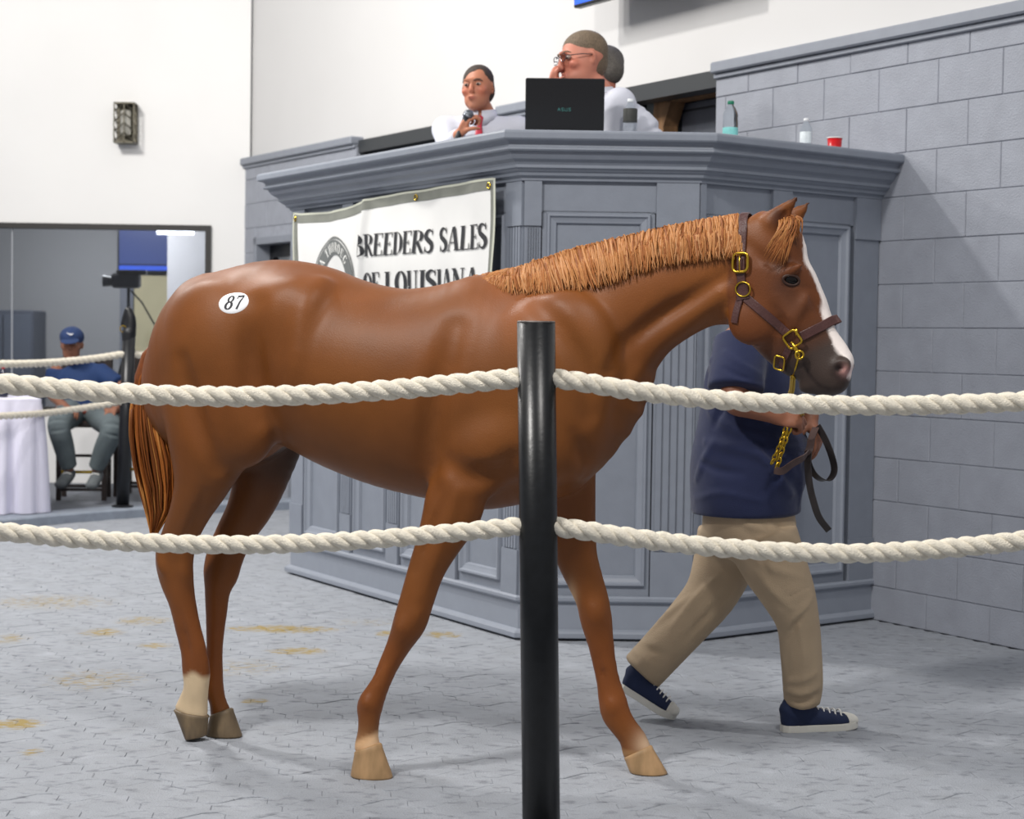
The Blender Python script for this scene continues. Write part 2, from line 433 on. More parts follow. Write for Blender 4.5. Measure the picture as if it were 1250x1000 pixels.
# door in the block wall at the left of the stand
dr = empty('door_1'); struct(dr)
q = MB()
for (x0, x1, z0, z1) in [(6.6, 6.66, 0, 2.08), (7.34, 7.4, 0, 2.08), (6.6, 7.4, 2.02, 2.08)]: q.cbox(x0, x1, -.16, .012, z0, z1, .004, MW)
q.build('door_jamb', m_cap, dr)
q = MB()
for (x0, x1, z0, z1) in [(6.66, 6.74, .03, 2.02), (7.26, 7.34, .03, 2.02), (6.74, 7.26, 1.92, 2.02), (6.74, 7.26, .03, .25)]: q.box(x0, x1, -.16, -.11, z0, z1, MW)
q.build('door_leaf', m_black, dr)
m_glass = mat('glass', 'ffffff', .02, trans=1, ior=1.3, spec=.5)
q = MB(); q.box(6.74, 7.26, -.14, -.13, .25, 1.92, MW); q.build('door_pane', m_glass, dr)
q = MB(); q.box(6.5, 7.5, -1.0, -.95, 0, 2.2, MW); struct(q.build('wall_corridor', mat('beige_corridor', 'b7a88f', .8)))
# white back wall with the big window
YB = 14.9
def backbox(q, x0, x1, y0, y1, z0, z1): q.box(x0, x1, y0, y1, z0, z1)
q = MB()
q.box(-9, -2.5, YB, YB+.15, 2.184, 6.2); q.box(-2.5, -2.19, YB, YB+.15, 0, 6.2); q.box(-9, -2.5, YB, YB+.15, 0, .62)
struct(q.build('wall_back', mat('back_wall_paint', 'eeedeb', .7, nscale=2, namt=.012, world=True)))
win = empty('window_1'); struct(win)
q = MB()
for a in [(-2.545, -2.5, .62, 2.184), (-9, -2.545, 2.14, 2.184), (-9, -2.545, .62, .67)]: q.box(a[0], a[1], YB-.03, YB+.08, a[2], a[3])
q.build('window_frame', mat('window_frame_dark', '33312f', .5), win)
m_pane = mat('window_glass', 'c4cad4', .03, trans=1, ior=1.45)
q = MB(); q.box(-8.9, -4.148, YB+.02, YB+.028, .67, 2.14); q.build('window_pane', m_pane, win)
q = MB(); q.box(-4.142, -2.545, YB+.02, YB+.028, .67, 2.14); q.build('window_pane', m_pane, win)
q = MB(); q.box(-4.150, -4.140, YB+.015, YB+.032, .67, 2.14); q.build('glass_joint', mat('glass_joint', 'a9acb2', .5), win)
# the room behind the glass
m_in = mat('inner_room_paint', '929394', .8)
q = MB(); q.box(-9, -2.2, 18.4, 18.5, 0, 4); q.box(-2.25, -2.15, YB+.15, 18.4, 0, 4)
struct(q.build('wall_inner', m_in))
q = MB(); q.box(-3.34, -2.3, 17.4, 17.5, 0, 2.9); struct(q.build('wall_partition', mat('white_partition', 'c4c4c6', .7)))
q = MB(); q.box(-9, -2.2, YB+.15, 18.4, 2.9, 2.98); struct(q.build('ceiling', m_in))
q = MB(); q.box(-9, -2.2, YB+.15, 18.4, .0, .06); struct(q.build('floor_inner', m_in))
area('inner_lamp', (-4.0, 16.6, 2.85), (-4.0, 16.9, 0), .9, 140)
t = empty('ceiling_light', (-3.12, 16.9, 2.245), 0, 'long glowing white lamp tube seen through the window', 'lamp')
q = MB(); q.cbox(-.24, .14, -.05, .05, .03, .075, .008); q.build('housing', m_white, t)
q = MB(); q.cyl((-.22, 0, .01), (.12, 0, .01), .040, n=12); q.build('tube', mat('lamp_tube', 'ffffff', .5, emit='ffffff', estr=6), t)
q = MB(); q.cyl((-.05, 0, .07), (-.05, 0, .66), .006, n=6); q.build('hanger', m_white, t)
t = empty('wall_television', (-3.60, 18.34, 2.24), 0, 'blue flat television on the far wall behind the window glass', 'television')
q = MB(); q.cbox(-.42, .42, -.04, .03, -.33, .33, .008); q.build('casing', m_black, t)
q = MB(); q.box(-.40, .40, -.046, -.041, -.25, .31); q.build('screen', mat('tv_screen_blue', '3d4a78', .3, emit='3c4c86', estr=.55), t)
q = MB(); q.box(-.40, .40, -.047, -.041, -.31, -.265); q.build('screen_caption_bar', mat('tv_bar_blue', '3355c0', .3, emit='3c62d8', estr=.8), t)
t = empty('notice_board', (-3.5, 18.38, 1.38), 0, 'pale yellow panel in a frame on the far wall behind the window', 'notice board')
q = MB(); q.cbox(-.36, .36, -.02, .015, -.5, .5, .006); q.build('panel', mat('pale_yellow_panel', 'b8b08e', .7, nscale=4, namt=.06), t)
q = MB(); q.cbox(-.5, -.365, -.04, .015, -.62, .5, .006); q.build('side_leaf', mat('board_grey', '6f737c', .6), t)
t = empty('wall_thermostat', (-3.12, 18.38, 1.95), 0, 'small pale box on the far wall below the blue television', 'wall box')
q = MB(); q.cbox(-.1, .1, -.035, .018, -.035, .035, .008); q.build('casing', mat('pale_plastic', '9a9a92', .5), t)
q = MB(); q.box(-.03, .03, -.038, -.034, -.012, .012); q.build('display', m_dark, t)
t = empty('dark_cabinet', (-5.05, 18.1, 0), 0, 'dark cabinet against the far wall behind the left window pane', 'cabinet')
q = MB(); q.cbox(-.3, .3, -.25, .25, .06, 1.5, .01); q.build('body', mat('cabinet_dark', '4a4f5a', .6), t)
q = MB(); q.cbox(-.28, -.01, -.27, -.25, .1, 1.46, .005); q.build('door', mat('cabinet_door_dark', '555b66', .5), t)
q = MB(); q.cbox(.01, .28, -.27, -.25, .1, 1.46, .005); q.build('door', mat('cabinet_door_dark', '555b66', .5), t)
# a camera on a tripod behind the glass
t = empty('tripod_camera', (-3.36, 15.75, .06), 0, 'dark video camera on a thin tripod just behind the window glass', 'camera')
q = MB(); q.cbox(-.14, .1, -.07, .07, 1.62, 1.75, .02); q.cbox(-.10, .16, -.05, .05, 1.74, 1.78, .01); q.build('camera_body', m_black, t)
q = MB(); q.cyl((-.14, 0, 1.68), (-.22, 0, 1.68), .04, .05, 14); q.build('lens', m_black, t)
q = MB(); q.cyl((0, 0, .7), (0, 0, 1.62), .014, n=10); q.build('centre_column', m_black, t)
q = MB(); q.tube([(.02, 0, 1.6), (.12, -.02, 1.5), (.30, -.04, 1.2)], .008, 8); q.build('pan_handle', m_black, t)
for k in range(3):
    q = MB(); q.cyl((0, 0, 1.15), (.42*math.cos(2.1*k+.5), .36*math.sin(2.1*k+.5), 0), .014, .01, 8); q.build('leg', m_black, t)
# ------------------------------------------------------------------ floor: interlocking rubber pavers
def stain_floor_mat():
    m = mat('rubber_paver', '9da1a8', .75, nscale=7, namt=.07, bump=.5, bscale=160, world=True)
    nt = m.node_tree; N = nt.nodes; L = nt.links; b = N['Principled BSDF']
    geo = N.new('ShaderNodeNewGeometry'); cur = b.inputs['Base Color'].links[0].from_socket
    def math_(op, a, b_=None):
        n = N.new('ShaderNodeMath'); n.operation = op
        for i, v in enumerate((a, b_)):
            if v is None: continue
            if isinstance(v, (int, float)): n.inputs[i].default_value = v
            else: L.new(v, n.inputs[i])
        return n.outputs[0]
    def noise(scale, stretch=(1, 1, 1), detail=6):
        mp = N.new('ShaderNodeMapping'); mp.inputs['Scale'].default_value = stretch; mp.inputs['Rotation'].default_value = (0, 0, .5); L.new(geo.outputs['Position'], mp.inputs[0])
        n = N.new('ShaderNodeTexNoise'); n.inputs['Scale'].default_value = scale; n.inputs['Detail'].default_value = detail; L.new(mp.outputs[0], n.inputs[0]); return n.outputs[0]
    def ramp(v, lo, hi):
        r = N.new('ShaderNodeMapRange'); r.inputs[1].default_value = lo; r.inputs[2].default_value = hi; L.new(v, r.inputs[0]); return r.outputs[0]
    def mixc(fac, c):
        nonlocal cur
        x = N.new('ShaderNodeMix'); x.data_type = 'RGBA'; L.new(fac, x.inputs[0]); L.new(cur, x.inputs[6]); x.inputs[7].default_value = (*lin(c), 1); cur = x.outputs[2]
    # dark scuffs and specks
    mixc(math_('MULTIPLY', ramp(noise(16, (1, 1.6, 1), 8), .54, .72), .72), '666970')
    mixc(math_('MULTIPLY', ramp(noise(5, (1, 1, 1), 8), .52, .72), .30), '8b8d90')
    mixc(math_('MULTIPLY', ramp(noise(70), .70, .75), .75), '3f4246')
    mixc(math_('MULTIPLY', ramp(noise(9, (1, 1, 1), 4), .60, .8), .5), 'bcc0c8')
    sep = N.new('ShaderNodeSeparateXYZ'); L.new(geo.outputs['Position'], sep.inputs[0])
    n1 = noise(26, (1, 1.8, 1), 10)
    st = [(345, 768, 78, 5, 1), (365, 795, 42, 5, .9), (125, 772, 30, 6, .8), (175, 758, 40, 6, .6), (20, 884, 36, 7, 1.2), (40, 918, 18, 5, .6), (540, 775, 26, 5, .8), (470, 773, 14, 4, .8), (115, 830, 70, 14, .45), (312, 856, 18, 4, .9), (60, 735, 90, 10, .45), (300, 815, 60, 12, .35), (190, 788, 24, 4, .8), (10, 780, 30, 7, .5), (300, 605, 22, 3, .7), (450, 760, 60, 5, .3)]
    tot = None
    for (px, py, rx, ry, s) in st:
        c = ground(px, py); ex = ground(px+rx, py)-c; ey = ground(px, py-ry)-c
        dx = math_('DIVIDE', math_('SUBTRACT', sep.outputs[0], float(c[0])), float(np.linalg.norm(ex[:2])))
        dy = math_('DIVIDE', math_('SUBTRACT', sep.outputs[1], float(c[1])), float(np.linalg.norm(ey[:2])))
        d = math_('SUBTRACT', 1.25, math_('ADD', math_('MULTIPLY', dx, dx), math_('MULTIPLY', dy, dy)))
        d = math_('MULTIPLY', math_('MAXIMUM', d, 0), s)
        tot = d if tot is None else math_('ADD', tot, d)
    fac = ramp(math_('ADD', math_('MULTIPLY', tot, .62), math_('MULTIPLY', math_('SUBTRACT', n1, .5), 3.0)), .15, .85)
    gate = ramp(tot, 0, .5)
    mixc(math_('MULTIPLY', math_('MULTIPLY', fac, gate), .95), '9c8648')
    L.new(cur, b.inputs['Base Color'])
    return m
m_paver = stain_floor_mat()
q = MB(); q.box(-10, 6, 1.5, 15.2, -.12, -.016); floor_ = struct(q.build('floor', mat('paver_joint', '70747b', .9)))
PU, PV, AMP = .20, .165, .012
def edge(u):
    x = (u/(PU/2)) % 1.0
    return AMP*(1 if x < .5 else -1)*min(1, 4*min(abs((x % .5)), .5-abs(x % .5)))
def edgev(v):
    x = (v/(PV)) % 1.0
    return .012*math.sin(2*PI*x)
us = [0, .03, .05, .08, .1, .13, .15, .18, .2]
poly = [(u, edge(u)) for u in np.linspace(0, PU, 9)[:-1]]
poly += [(PU+edgev(v), v) for v in np.linspace(0, PV, 5)[:-1]]
poly += [(u, PV+edge(u)) for u in np.linspace(PU, 0, 9)[:-1]]
poly += [(edgev(v), v) for v in np.linspace(PV, 0, 5)[:-1]]
cx_, cy_ = PU/2, PV/2
def ring(sc_, z):
    out = []
    for (x, y) in poly:
        d = math.hypot(x-cx_, y-cy_); f_ = (d-sc_)/d; out.append((cx_+(x-cx_)*f_, cy_+(y-cy_)*f_, z))
    return out
Vp = ring(.0002, -.012)+ring(.0002, -.002)+ring(.003, 0); n_ = len(poly)
Fp = [tuple(range(2*n_, 3*n_))]+[(k*n_+i, k*n_+(i+1) % n_, (k+1)*n_+(i+1) % n_, (k+1)*n_+i) for k in (0, 1) for i in range(n_)]
if PV > 0:
    a_, b2_, c_ = [Vector(Vp[i]) for i in Fp[0][:3]]
tmp = pydata('paver', Vp, Fp, m_paver); me_paver = tmp.data; bpy.data.objects.remove(tmp)
cells = []
for j in range(-60, 60):
    for i in range(-60, 70):
        lx = i*PU+(PU/2 if j % 2 else 0); ly = j*PV
        p = MW @ Vector((lx+cx_, ly+cy_, 0))
        if p.y < 3.3 or p.y > 14.95: continue
        if (p-Vector(W0)).dot(Vector(WN)) < .0: continue
        X = abs(p.x)/p.y
        if X > .30+1.1/p.y: continue
        sx, sy, sz = p.x, p.y, p.z
        vis = abs(sx/sy) < .288 and 4.75 < sy
        cells.append((0 if vis else 1, sy, lx, ly))
cells.sort(); SV = []; SF = []
Vpa = np.array(Vp)
for r_, (nv, yy, lx, ly) in enumerate(cells):
    tx, ty = random.gauss(0, .0035), random.gauss(0, .0035); dz = random.uniform(-.0012, .0012)
    M = MW @ Matrix.Translation((lx+cx_, ly+cy_, dz)) @ Matrix.Rotation(tx, 4, 'X') @ Matrix.Rotation(ty, 4, 'Y') @ Matrix.Translation((-cx_, -cy_, 0))
    if r_ < 300:
        o = bpy.data.objects.new('paver', me_paver); C.objects.link(o); o.parent = floor_; o.matrix_local = M
    else:
        A = np.array(M); P_ = Vpa @ A[:3, :3].T+A[:3, 3]; n0 = len(SV)*len(Vp); SV.append(P_); SF += [tuple(v+n0 for v in f_) for f_ in Fp]
o = pydata('far_pavers', np.concatenate(SV), SF, m_paver, floor_); o['kind'] = 'stuff'
# kerb of the ring and the raised floor behind it
kp = [(-4.7, 9.2), (-4.0, 10.6), (-3.34, 11.58), (-3.0, 12.08), (-2.6, 12.55), (-2.1, 12.97), (-1.5, 13.38)]
ks = catmull(kp, 5); V = []; Fk = []
prof = [(0, 0), (0, .055), (-.01, .065), (-.26, .065), (-.26, 0)]
for i, p in enumerate(ks):
    t_ = ks[min(i+1, len(ks)-1)]-ks[max(i-1, 0)]; t_ = t_/np.linalg.norm(t_); nr = np.array([t_[1], -t_[0]])
    for (o_, z) in prof: V.append((p[0]+nr[0]*o_, p[1]+nr[1]*o_, z))
for i in range(len(ks)-1):
    for j in range(5): Fk.append((i*5+j, i*5+(j+1) % 5, (i+1)*5+(j+1) % 5, (i+1)*5+j))
Fk += [(4, 3, 2, 1, 0), tuple((len(ks)-1)*5+j for j in range(5))]
struct(pydata('trim_5', V, Fk, m_kerb))
q = MB(); pl_ = [(p[0]-.2, p[1]+.18) for p in ks[::3]]+[(-2.3, 14.85), (-8, 14.85), (-8, 9.2)]
q.prism(pl_, .001, .045); struct(q.build('floor_outer', mat('outer_floor', '6c7078', .7, nscale=6, namt=.1)))
# ------------------------------------------------------------------ auction stand
C1 = np.array([.039, 7.66]); C2 = np.array([.78, 7.668]); C3 = np.array([1.697, 8.39]); CL = np.array([-1.184, 9.71]); CB = CL-1.788*WN[:2]
stand = empty('auction_stand', (0.3, 8.6, 0), 0, 'tall grey panelled auction stand with heavy moulded cornice and fluted pilasters', 'auction stand')
stand_off = Matrix.Translation((-.3, -8.6, 0))
def sbuild(q, name, m, parent=None, label=None):
    q.v = [(v[0]-.3, v[1]-8.6, v[2]) if parent is None else v for v in q.v]
    o = q.build(name, m, parent or stand, label=label); return o
def offset_path(P, o, ends=(None, None)):
    P = [np.array(p, float) for p in P]; out = []
    nrm = []
    for i in range(len(P)-1):
        t = P[i+1]-P[i]; t = t/np.linalg.norm(t); nrm.append(np.array([t[1], -t[0]]))
    for i, p in enumerate(P):
        if i == 0: out.append(p+nrm[0]*o)
        elif i == len(P)-1: out.append(p+nrm[-1]*o)
        else:
            b_ = nrm[i-1]+nrm[i]; b_ = b_/np.linalg.norm(b_); out.append(p+b_*o/(b_@nrm[i]))
    return out
path = [CB, CL, C1, C2, C3]       # walking with the outside on the right hand
WDn = WD[:2]
def sweep(profile, name, m, parent=None):
    V = []; Fs = []; k = len(profile)
    for (o_, z) in profile:
        pp = offset_path(path, o_)
        # last point slides along the wall
        t = C3-C2; t = t/np.linalg.norm(t)
        n2 = np.array([t[1], -t[0]]); d_ = o_/((-WDn)@n2); pp[-1] = C3-WDn*d_*1.0
        V.append(pp)
    VV = []; npt = len(path)
    for i in range(npt):
        for j in range(k): VV.append((V[j][i][0], V[j][i][1], profile[j][1]))
    for i in range(npt-1):
        for j in range(k-1): Fs.append((i*k+j, (i+1)*k+j, (i+1)*k+j+1, i*k+j+1))
    q = MB(); q.add(VV, Fs); return sbuild(q, name, m, parent)
ins = -.03
ip = offset_path(path, ins)
q = MB(); q.prism([tuple(p) for p in ip], .012, 2.0); core = sbuild(q, 'body', m_stand)
def off_(p): return [(o_, z) for o_, z in p]
cz = 2.153
cornice = sweep([(-.30, cz), (.145, cz), (.152, cz-.004), (.155, cz-.012), (.155, cz-.034), (.150, cz-.040), (.138, cz-.043), (.126, cz-.048), (.120, cz-.058), (.121, cz-.066), (.129, cz-.071), (.130, cz-.078), (.124, cz-.084), (.108, cz-.086), (.104, cz-.098), (.092, cz-.114), (.074, cz-.126), (.066, cz-.136), (.066, cz-.148), (.056, cz-.153), (.050, cz-.160), (.040, cz-.166), (.036, cz-.178), (.020, cz-.186), (.018, cz-.198), (.0, cz-.20), (-.02, cz-.20)], 'cornice', m_stand)
tp = offset_path(path, .14); tp[-1] = C3-WDn*.14
q = MB(); tpl = [tuple(p) for p in tp]; inn = [tuple(p) for p in offset_path(path, -.28)]
VV = [(*p, cz-.006) for p in tpl]+[(*p, cz-.006) for p in inn]; n5 = len(tpl)
q.add(VV, [(i, i+1, n5+i+1, n5+i) for i in range(n5-1)]); sbuild(q, 'counter_top', m_stand)
sweep([(-.02, .01), (.022, .01), (.026, .014), (.026, .032), (.020, .040), (.006, .048), (-.02, .05)], 'plinth', m_stand2)
sweep([(-.03, .045), (.002, .045), (.002, .160), (.016, .166), (.020, .172), (.020, .184), (.012, .192), (-.03, .194)], 'base_board', m_stand2)
sweep([(-.03, 1.825), (-.004, 1.825), (-.004, 1.96), (-.03, 1.96)], 'frieze', m_stand)
def face(P0, P1):
    d = P1-P0; Ln = np.linalg.norm(d); d = d/Ln; n2 = np.array([d[1], -d[0]])
    return Matrix(((d[0], n2[0], 0, P0[0]), (d[1], n2[1], 0, P0[1]), (0, 0, 1, 0), (0, 0, 0, 1))), Ln
FA, LA = face(C1, C2); FB, LB = face(C2, C3); FL, LL = face(CL, C1)
def pilaster(F, u0, u1, flutes=True):
    q = MB(); o = .012
    q.box(u0, u1, -.04, o, .19, .385, F); q.box(u0+.002, u1-.002, -.04, o-.008, .385, 1.765, F); q.box(u0, u1, -.04, o+.002, 1.765, 1.956, F)
    p = sbuild(q, 'pilaster', m_stand)
    if flutes:
        q = MB(); n = 5; wd = (u1-u0-.02)/n
        for k in range(n):
            a = u0+.01+k*wd
            q.box(a+.004, a+wd-.004, o-.009, o, .39, 1.760, F)
        fo = q.build('fluting', m_stand, None)
        fo.parent = p
        for v in fo.data.vertices: v.co.x -= .3; v.co.y -= 8.6
    return p
def panel(F, u0, u1, z0=.235, z1=1.79):
    """recessed field with a stepped moulding frame"""
    q = MB(); q.box(u0, u1, -.045, -.004, z0-.05, z0-.0, F); q.box(u0, u0+.018, -.045, -.004, z0, 1.83, F); q.box(u1-.018, u1, -.045, -.004, z0, 1.83, F); q.box(u0, u1, -.045, -.004, z1+.03, 1.83, F)
    p = sbuild(q, 'panel', m_stand)
    a0, a1, b0, b1 = u0+.018, u1-.018, z0, z1+.03
    prof_ = [(0, -.004), (.004, .012), (.012, .012), (.018, .002), (.032, -.004), (.040, -.006), (.046, -.020)]
    V = []; Fs = []
    for (s_, o_) in prof_: V += [tuple(F @ Vector((x, o_, z))) for (x, z) in ((a0+s_, b0+s_), (a1-s_, b0+s_), (a1-s_, b1-s_), (a0+s_, b1-s_))]
    for i in range(len(prof_)-1):
        for j in range(4): Fs.append((i*4+j, i*4+(j+1) % 4, (i+1)*4+(j+1) % 4, (i+1)*4+j))
    V = [(v[0]-.3, v[1]-8.6, v[2]) for v in V]
    o = pydata('panel_moulding', V, Fs, m_stand2, p)
    q = MB(); q.box(a0+.046, a1-.046, -.05, -.019, b0+.046, b1-.046, F); q.v = [(v[0]-.3, v[1]-8.6, v[2]) for v in q.v]; q.build('panel_field', m_stand, p)
pilaster(FA, .0, .074); pilaster(FA, .56, LA); panel(FA, .078, .556)
pilaster(FB, .0, .03, False); panel(FB, .034, .432); pilaster(FB, .437, .56, False); panel(FB, .564, .966); pilaster(FB, .985, 1.155, False)
Ls = [(.0, .13), (.54, .66), (1.115, 1.235), (1.64, 1.76), (2.23, LL)]
Ls = [(LL-b_, LL-a_) for a_, b_ in Ls][::-1]
for i, (a_, b_) in enumerate(Ls): pilaster(FL, a_, b_, i > 0)
for i in range(4): panel(FL, Ls[i][1]+.01, Ls[i+1][0]-.01)
q = MB(); q.prism([tuple(p) for p in offset_path(path, -.10)], .90, .95); sbuild(q, 'deck', mat('deck_boards', '6a6d72', .7, nscale=8, namt=.1))
# body as a hollow shell: open the top so people can stand on the deck
bpy.data.objects.remove(core)
q = MB(); outp = offset_path(path, -.03); inp = offset_path(path, -.09); n5 = len(outp); V = []
for z in (.012, 2.0):
    V += [(*p, z) for p in outp]+[(*p, z) for p in inp]
Fs = []
for i in range(n5-1):
    Fs += [(i, i+1, 2*n5+i+1, 2*n5+i), (n5+i+1, n5+i, 3*n5+i, 3*n5+i+1), (2*n5+i, 2*n5+i+1, 3*n5+i+1, 3*n5+i), (i+1, i, n5+i, n5+i+1)]
Fs += [(0, 2*n5, 3*n5, n5), (n5-1, 2*n5-1, 4*n5-1, 3*n5-1)]
q.add(V, Fs); sbuild(q, 'body', m_stand)
# ------------------------------------------------------------------ banner with its lettering
BW = 2.13
banner = empty('sales_banner', (0, 0, 0), 0, 'white cloth banner reading BREEDERS SALES OF LOUISIANA hung on the stand\'s left side', 'banner')
def btop(x):  # x from the left end
    return float(np.interp(x, [0, .1, .44, .62, .78, 1.0, 1.3, 2.13], [1.935, 1.925, 1.918, 1.925, 1.94, 1.958, 1.966, 1.972]))
def bpos(x, z, lift=0.):
    """banner surface: x from its left edge, z height"""
    zz = z; dd = .052
    fold = math.exp(-((x-.90+(1.95-z)*.22)/.035)**2)
    dd += .012*math.sin(x*5.5+z*1.5)+.006*math.sin(x*17+z*6)+.022*fold+.006*math.sin(x*2+z*11)
    dd += lift
    return FL @ Vector((x+(LL-2.27), dd, zz))
nx, nz = 150, 46; V = []; Fs = []; mi = []
for j in range(nz+1):
    for i in range(nx+1):
        x = BW*i/nx; zt = btop(x); z = zt-(zt-1.02)*j/nz; V.append(bpos(x, z))
for j in range(nz):
    for i in range(nx): Fs.append((j*(nx+1)+i, j*(nx+1)+i+1, (j+1)*(nx+1)+i+1, (j+1)*(nx+1)+i))
m_cloth = mat('banner_cloth', 'e4e4e2', .7, nscale=3, namt=.03)
m_hem = mat('banner_hem', '7d7f77', .75, nscale=8, namt=.12); m_hem2 = mat('banner_hem_edge', 'c4c6b6', .7)
pydata('cloth', V, Fs, m_cloth, banner, True)
def strip(name, pts, wd, m, lift, parent):
    """flat strip lying on the banner along pts (x, z)"""
    V = []; Fs = []; P_ = np.array(pts, float)
    for i, p in enumerate(P_):
        t = P_[min(i+1, len(P_)-1)]-P_[max(i-1, 0)]; t = t/np.linalg.norm(t); nr = np.array([-t[1], t[0]])
        for s_ in (-.5, .5): V.append(bpos(p[0]+nr[0]*wd*s_, p[1]+nr[1]*wd*s_, lift))
    for i in range(len(P_)-1): Fs.append((2*i, 2*i+1, 2*i+3, 2*i+2))
    return pydata(name, V, Fs, m, parent, True)
xs = np.linspace(0.01, BW-.01, 90)
strip('hem', [(x, btop(x)-.028) for x in xs], .042, m_hem, .002, banner)
strip('hem_edge', [(x, btop(x)-.003) for x in xs], .010, m_hem2, .003, banner)
strip('hem', [(BW-.02, z) for z in np.linspace(1.95, 1.03, 30)], .022, m_hem, .003, banner)
strip('hem_edge', [(BW-.002, z) for z in np.linspace(1.97, 1.03, 30)], .014, m_hem2, .004, banner)
strip('hem', [(.035, z) for z in np.linspace(1.90, 1.03, 30)], .03, m_hem, .003, banner)
strip('hem_edge', [(.006, z) for z in np.linspace(1.935, 1.03, 30)], .014, m_hem2, .004, banner)
# serif letters from strokes; unit box: height 1
TK, TN, SW, SH = .17, .055, .28, .042
def arc(cx, cy, rx, ry, a0, a1, n=12): return [(cx+rx*math.cos(math.radians(a0+(a1-a0)*i/n)), cy+ry*math.sin(math.radians(a0+(a1-a0)*i/n))) for i in range(n+1)]
def ser(x, y, w_=SW): return ([(x-w_/2, y), (x+w_/2, y)], [SH, SH])
def S_(p, wds): return (p, wds if hasattr(wds, '__len__') else [wds]*len(p))
GL = {
 'B': (.62, [S_([(.16, .02), (.16, .98)], TK), S_([(.02, .975), (.3, .975)], SH), S_([(.02, .025), (.3, .025)], SH), S_(arc(.28, .75, .22, .225, 90, -90), [SH]*3+[.1, .15, .18, .2, .18, .15, .1]+[SH]*3), S_(arc(.28, .275, .27, .25, 90, -90), [SH]*3+[.1, .16, .2, .22, .2, .16, .1]+[SH]*3)]),
 'E': (.58, [S_([(.16, .02), (.16, .98)], TK), S_([(.02, .975), (.52, .975)], SH), S_([(.02, .025), (.54, .025)], SH), S_([(.2, .5), (.4, .5)], SH), S_([(.52, 1), (.52, .78)], .05), S_([(.54, 0), (.54, .24)], .05), S_([(.4, .6), (.4, .4)], .04)]),
 'R': (.66, [S_([(.16, .02), (.16, .98)], TK), S_([(.02, .975), (.3, .975)], SH), ser(.16, .025), S_(arc(.28, .74, .23, .235, 90, -90), [SH]*3+[.1, .15, .18, .2, .18, .15, .1]+[SH]*3), S_([(.3, .5), (.58, .03)], TK*.85), S_([(.5, .025), (.68, .025)], SH)]),
 'D': (.68, [S_([(.16, .02), (.16, .98)], TK), S_([(.02, .975), (.3, .975)], SH), S_([(.02, .025), (.3, .025)], SH), S_(arc(.26, .5, .32, .475, 90, -90), [SH]*3+[.1, .15, .19, .2, .19, .15, .1]+[SH]*3)]),
 'S': (.54, [S_(arc(.27, .75, .2, .225, 25, 180, 8)+[(.12, .62), (.27, .51), (.42, .40), (.47, .27)]+arc(.27, .25, .2, .225, 0, -155, 8)[1:], [.06, .06, .06, .07, .1, .12, .14, .16, .18, .2, .22, .22, .2, .17, .14, .12, .1, .08, .06, .06, .06]), S_([(.46, 1), (.46, .74)], .045), S_([(.08, 0), (.08, .26)], .045)]),
 'A': (.70, [S_([(.33, .99), (.10, .02)], TN), S_([(.36, .99), (.58, .02)], TK), S_([(.2, .34), (.48, .34)], SH), ser(.10, .025, .22), ser(.58, .025)]),
 'L': (.56, [S_([(.16, .02), (.16, .98)], TK), ser(.16, .975), S_([(.02, .025), (.52, .025)], SH), S_([(.52, 0), (.52, .26)], .05)]),
 'O': (.70, [S_(arc(.34, .5, .27, .475, 90, 450, 28), [.05+.15*abs(math.cos(math.radians(90+360*i/28))) for i in range(29)])]),
 'F': (.54, [S_([(.16, .02), (.16, .98)], TK), S_([(.02, .975), (.5, .975)], SH), ser(.16, .025), S_([(.2, .5), (.4, .5)], SH), S_([(.5, 1), (.5, .76)], .05), S_([(.4, .6), (.4, .4)], .04)]),
 'U': (.70, [S_([(.16, .98), (.16, .32)], TK), S_(arc(.35, .3, .19, .275, 180, 360, 12), [.19, .15, .12, .1, .08, .06, .06, .06, .06, .07, .07, .07, .07]), S_([(.54, .98), (.54, .32)], TN), ser(.16, .975), ser(.54, .975, .22)]),
 'I': (.32, [S_([(.16, .02), (.16, .98)], TK), ser(.16, .975), ser(.16, .025)]),
 'N': (.72, [S_([(.14, .02), (.14, .98)], TN), S_([(.14, .98), (.58, .04)], TK), S_([(.58, .02), (.58, .98)], TN), ser(.1, .975, .2), ser(.14, .025, .22), ser(.58, .975, .22)]),
 'T': (.60, [S_([(.3, .02), (.3, .98)], TK), S_([(.03, .975), (.57, .975)], SH), ser(.3, .025), S_([(.04, 1), (.04, .76)], .05), S_([(.56, 1), (.56, .76)], .05)]),
 'H': (.70, [S_([(.15, .02), (.15, .98)], TK), S_([(.55, .02), (.55, .98)], TK), S_([(.15, .5), (.55, .5)], SH), ser(.15, .975), ser(.15, .025), ser(.55, .975), ser(.55, .025)]),
 'G': (.70, [S_(arc(.34, .5, .27, .475, 40, 320, 22), [.05+.15*abs(math.cos(math.radians(40+280*i/22)))*(1 if 4 < i < 18 else .4) for i in range(23)]), S_([(.54, .42), (.54, .1)], .16), ser(.54, .42, .24), S_([(.56, 1), (.56, .72)], .045)]),
 '8': (.60, [S_(arc(.3, .74, .17, .22, 90, 450, 20), [.07+.07*abs(math.cos(math.radians(90+360*i/20))) for i in range(21)]), S_(arc(.3, .27, .21, .25, 90, 450, 20), [.07+.1*abs(math.cos(math.radians(90+360*i/20))) for i in range(21)])]),
 '7': (.58, [S_([(.06, .93), (.54, .93)], .13), S_([(.53, .92), (.36, .55), (.26, .02)], [.07, .12, .15]), S_([(.07, 1), (.07, .74)], .06)]),
}
